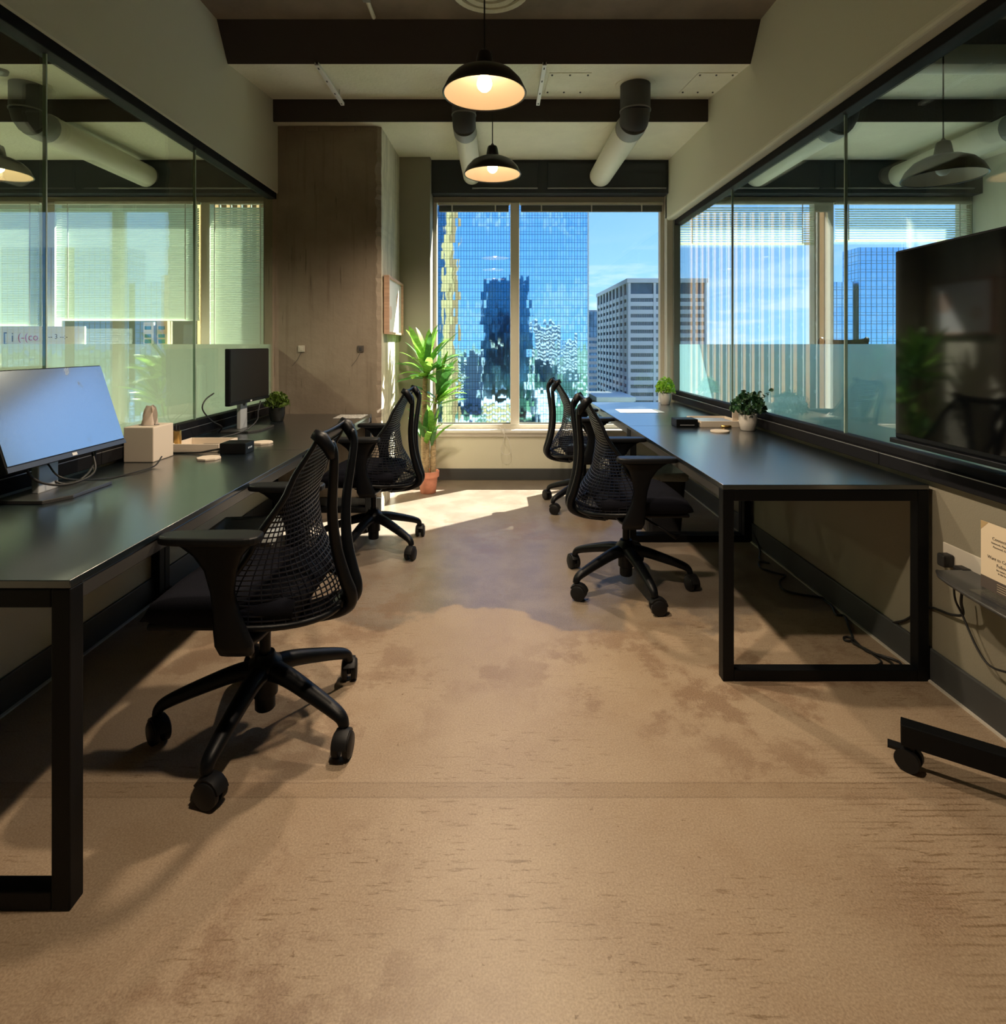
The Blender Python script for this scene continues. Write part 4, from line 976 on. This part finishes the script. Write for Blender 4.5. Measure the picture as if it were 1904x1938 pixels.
# window panes between the spandrels
o = B().box(0, 1.62, .55, .75, -.9, .9).build('window', M['off_glass'], t); o.location = (1.35,0,zsp[0]-fh/2)
pl_ = [(x,0,zz-fh/2) for zz in zsp[:17] for x in [1.35+1.85*i for i in range(6)]+[14.0+1.85*i for i in range(3)]+[21.0+1.85*i for i in range(5)]][1:]
copies(o, pl_[:299])
o = B().box(.55, .75, 0, 2.6, -.9, .9).build('side_window', M['off_glass'], t); o.location = (0,3.3,zsp[0]-fh/2)
copies(o, [(0,3.3+9.4*k+dy,zz-fh/2) for zz in zsp[:16] for k in range(9) for dy in (0,3.1)][1:])
b = B()
for k in range(60): b.box(1.2+k*.62, 1.3+k*.62, .3, .6, 0, ftop-8)
b.build('mullion', M['off_white'], t, stuff=True)
t = thing('slab_building', 'narrow blue topped building between the mirrored tower and the office block', 'building', (60, 400, gz))
B().box(0, 26, 0, 30, 0, 86.5).build('glass_core', M['tower2'], t); B().box(-.3,26.3,-.3,30.3,86.5,87.5).build('roof', M['off_white'], t)
o = B().box(-.2,26.2,-.5,.2,0,2.2).build('spandrel', M['off_white'], t); o.location = (0,0,66); copies(o, [(0,0,66-k*4.2) for k in range(1,15)])
t = thing('podium_building', 'low white podium roof at the foot of the office block', 'building', (46, 262, gz)); B().box(0, 17, 0, 30, 0, 37).build('body', M['off_white'], t); B().box(-.5,17.5,-.5,30.5,37,39).build('roof', M['sill'], t); B().box(.5,16,-.1,0,30,33).build('window_band', M['off_glass'], t)
t = thing('striped_building', 'tan finned office building mirrored in the right glass partition', 'building', (-32, 60, gz))
B().box(-40, -.6, 0, 48, 0, 190).build('body', M['off_glass'], t)
B().box(-5.5, .5, 47.6, 48.6, 0, 191).build('end_wall', M['tan_wall'], t); B().box(-40, -5.5, 47.6, 48.4, 0, 191).build('end_glass', M['own'], t); B().box(-40, .6, -.6, 0, 0, 191).build('end_wall', M['tan_wall'], t)
o = B().box(-.6, .25, 0, .85, 0, 191).build('fin', M['tan'], t); o.location = (0,1.0,0); copies(o, [(0,1.0+k*2.75,0) for k in range(1,18)])
o = B().box(-.6, .05, 0, .28, 0, 191).build('thin_fin', M['thin_fin'], t); o.location = (0,2.6,0); copies(o, [(0,2.6+k*2.75,0) for k in range(1,17)])
o = B().box(-.6, -.2, 0, 48, -.18, .18).build('floor_edge', M['thin_fin'], t); o.location = (0,0,20); copies(o, [(0,0,20+k*3.8) for k in range(1,45)])
t = thing('glass_building', 'blue glass building seen through the right partition beside the television', 'building', (145, 250, gz))
B().box(14, 70, 0, 12, 0, 106).build('tall_block', M['tower2'], t); B().box(0, 14, 2, 12, 0, 91).build('low_block', M['tower2'], t); B().box(38, 42, -.2, .4, 0, 106).build('dark_strip', M['off_glass'], t)
# blocks that show only as reflections in the mirrored tower
for k, (x, y, w, dp, h, mm) in enumerate(((40,-120,26,25,86,'own'),(72,-150,20,20,70,'own'),(-34,-60,18,30,52,'off_white'),(8,-90,26,20,40,'off_white'),(-70,-160,30,30,48,'own'),(30,60,14,30,24,'off_white'),(-10,90,22,25,20,'tan_wall'))):
    t = thing('city_block', ('dark glass block mirrored near the right edge of the tower','second dark block mirrored at the tower edge','pale low block mirrored left in the tower','pale block mirrored low in the tower middle','dark low block mirrored far left in the tower','pale low block beneath the window by the tower','tan low block beneath the window by the tower')[k], 'building', (x, y, gz))
    B().box(0, w, -dp, 0, 0, h).build('body', M[mm], t); B().box(-.4, w+.4, -dp-.4, .4, h, h+1.4).build('roof', M['off_white'], t)
    o = B().box(-.1, w+.1, -.1, .3, 0, 1.3).build('spandrel', M['off_white'], t); o.location = (0,0,h-5); copies(o, [(0,0,h-5-j*4) for j in range(1, int(min(h-8, 40)/4))])
bpy.context.view_layer.update()
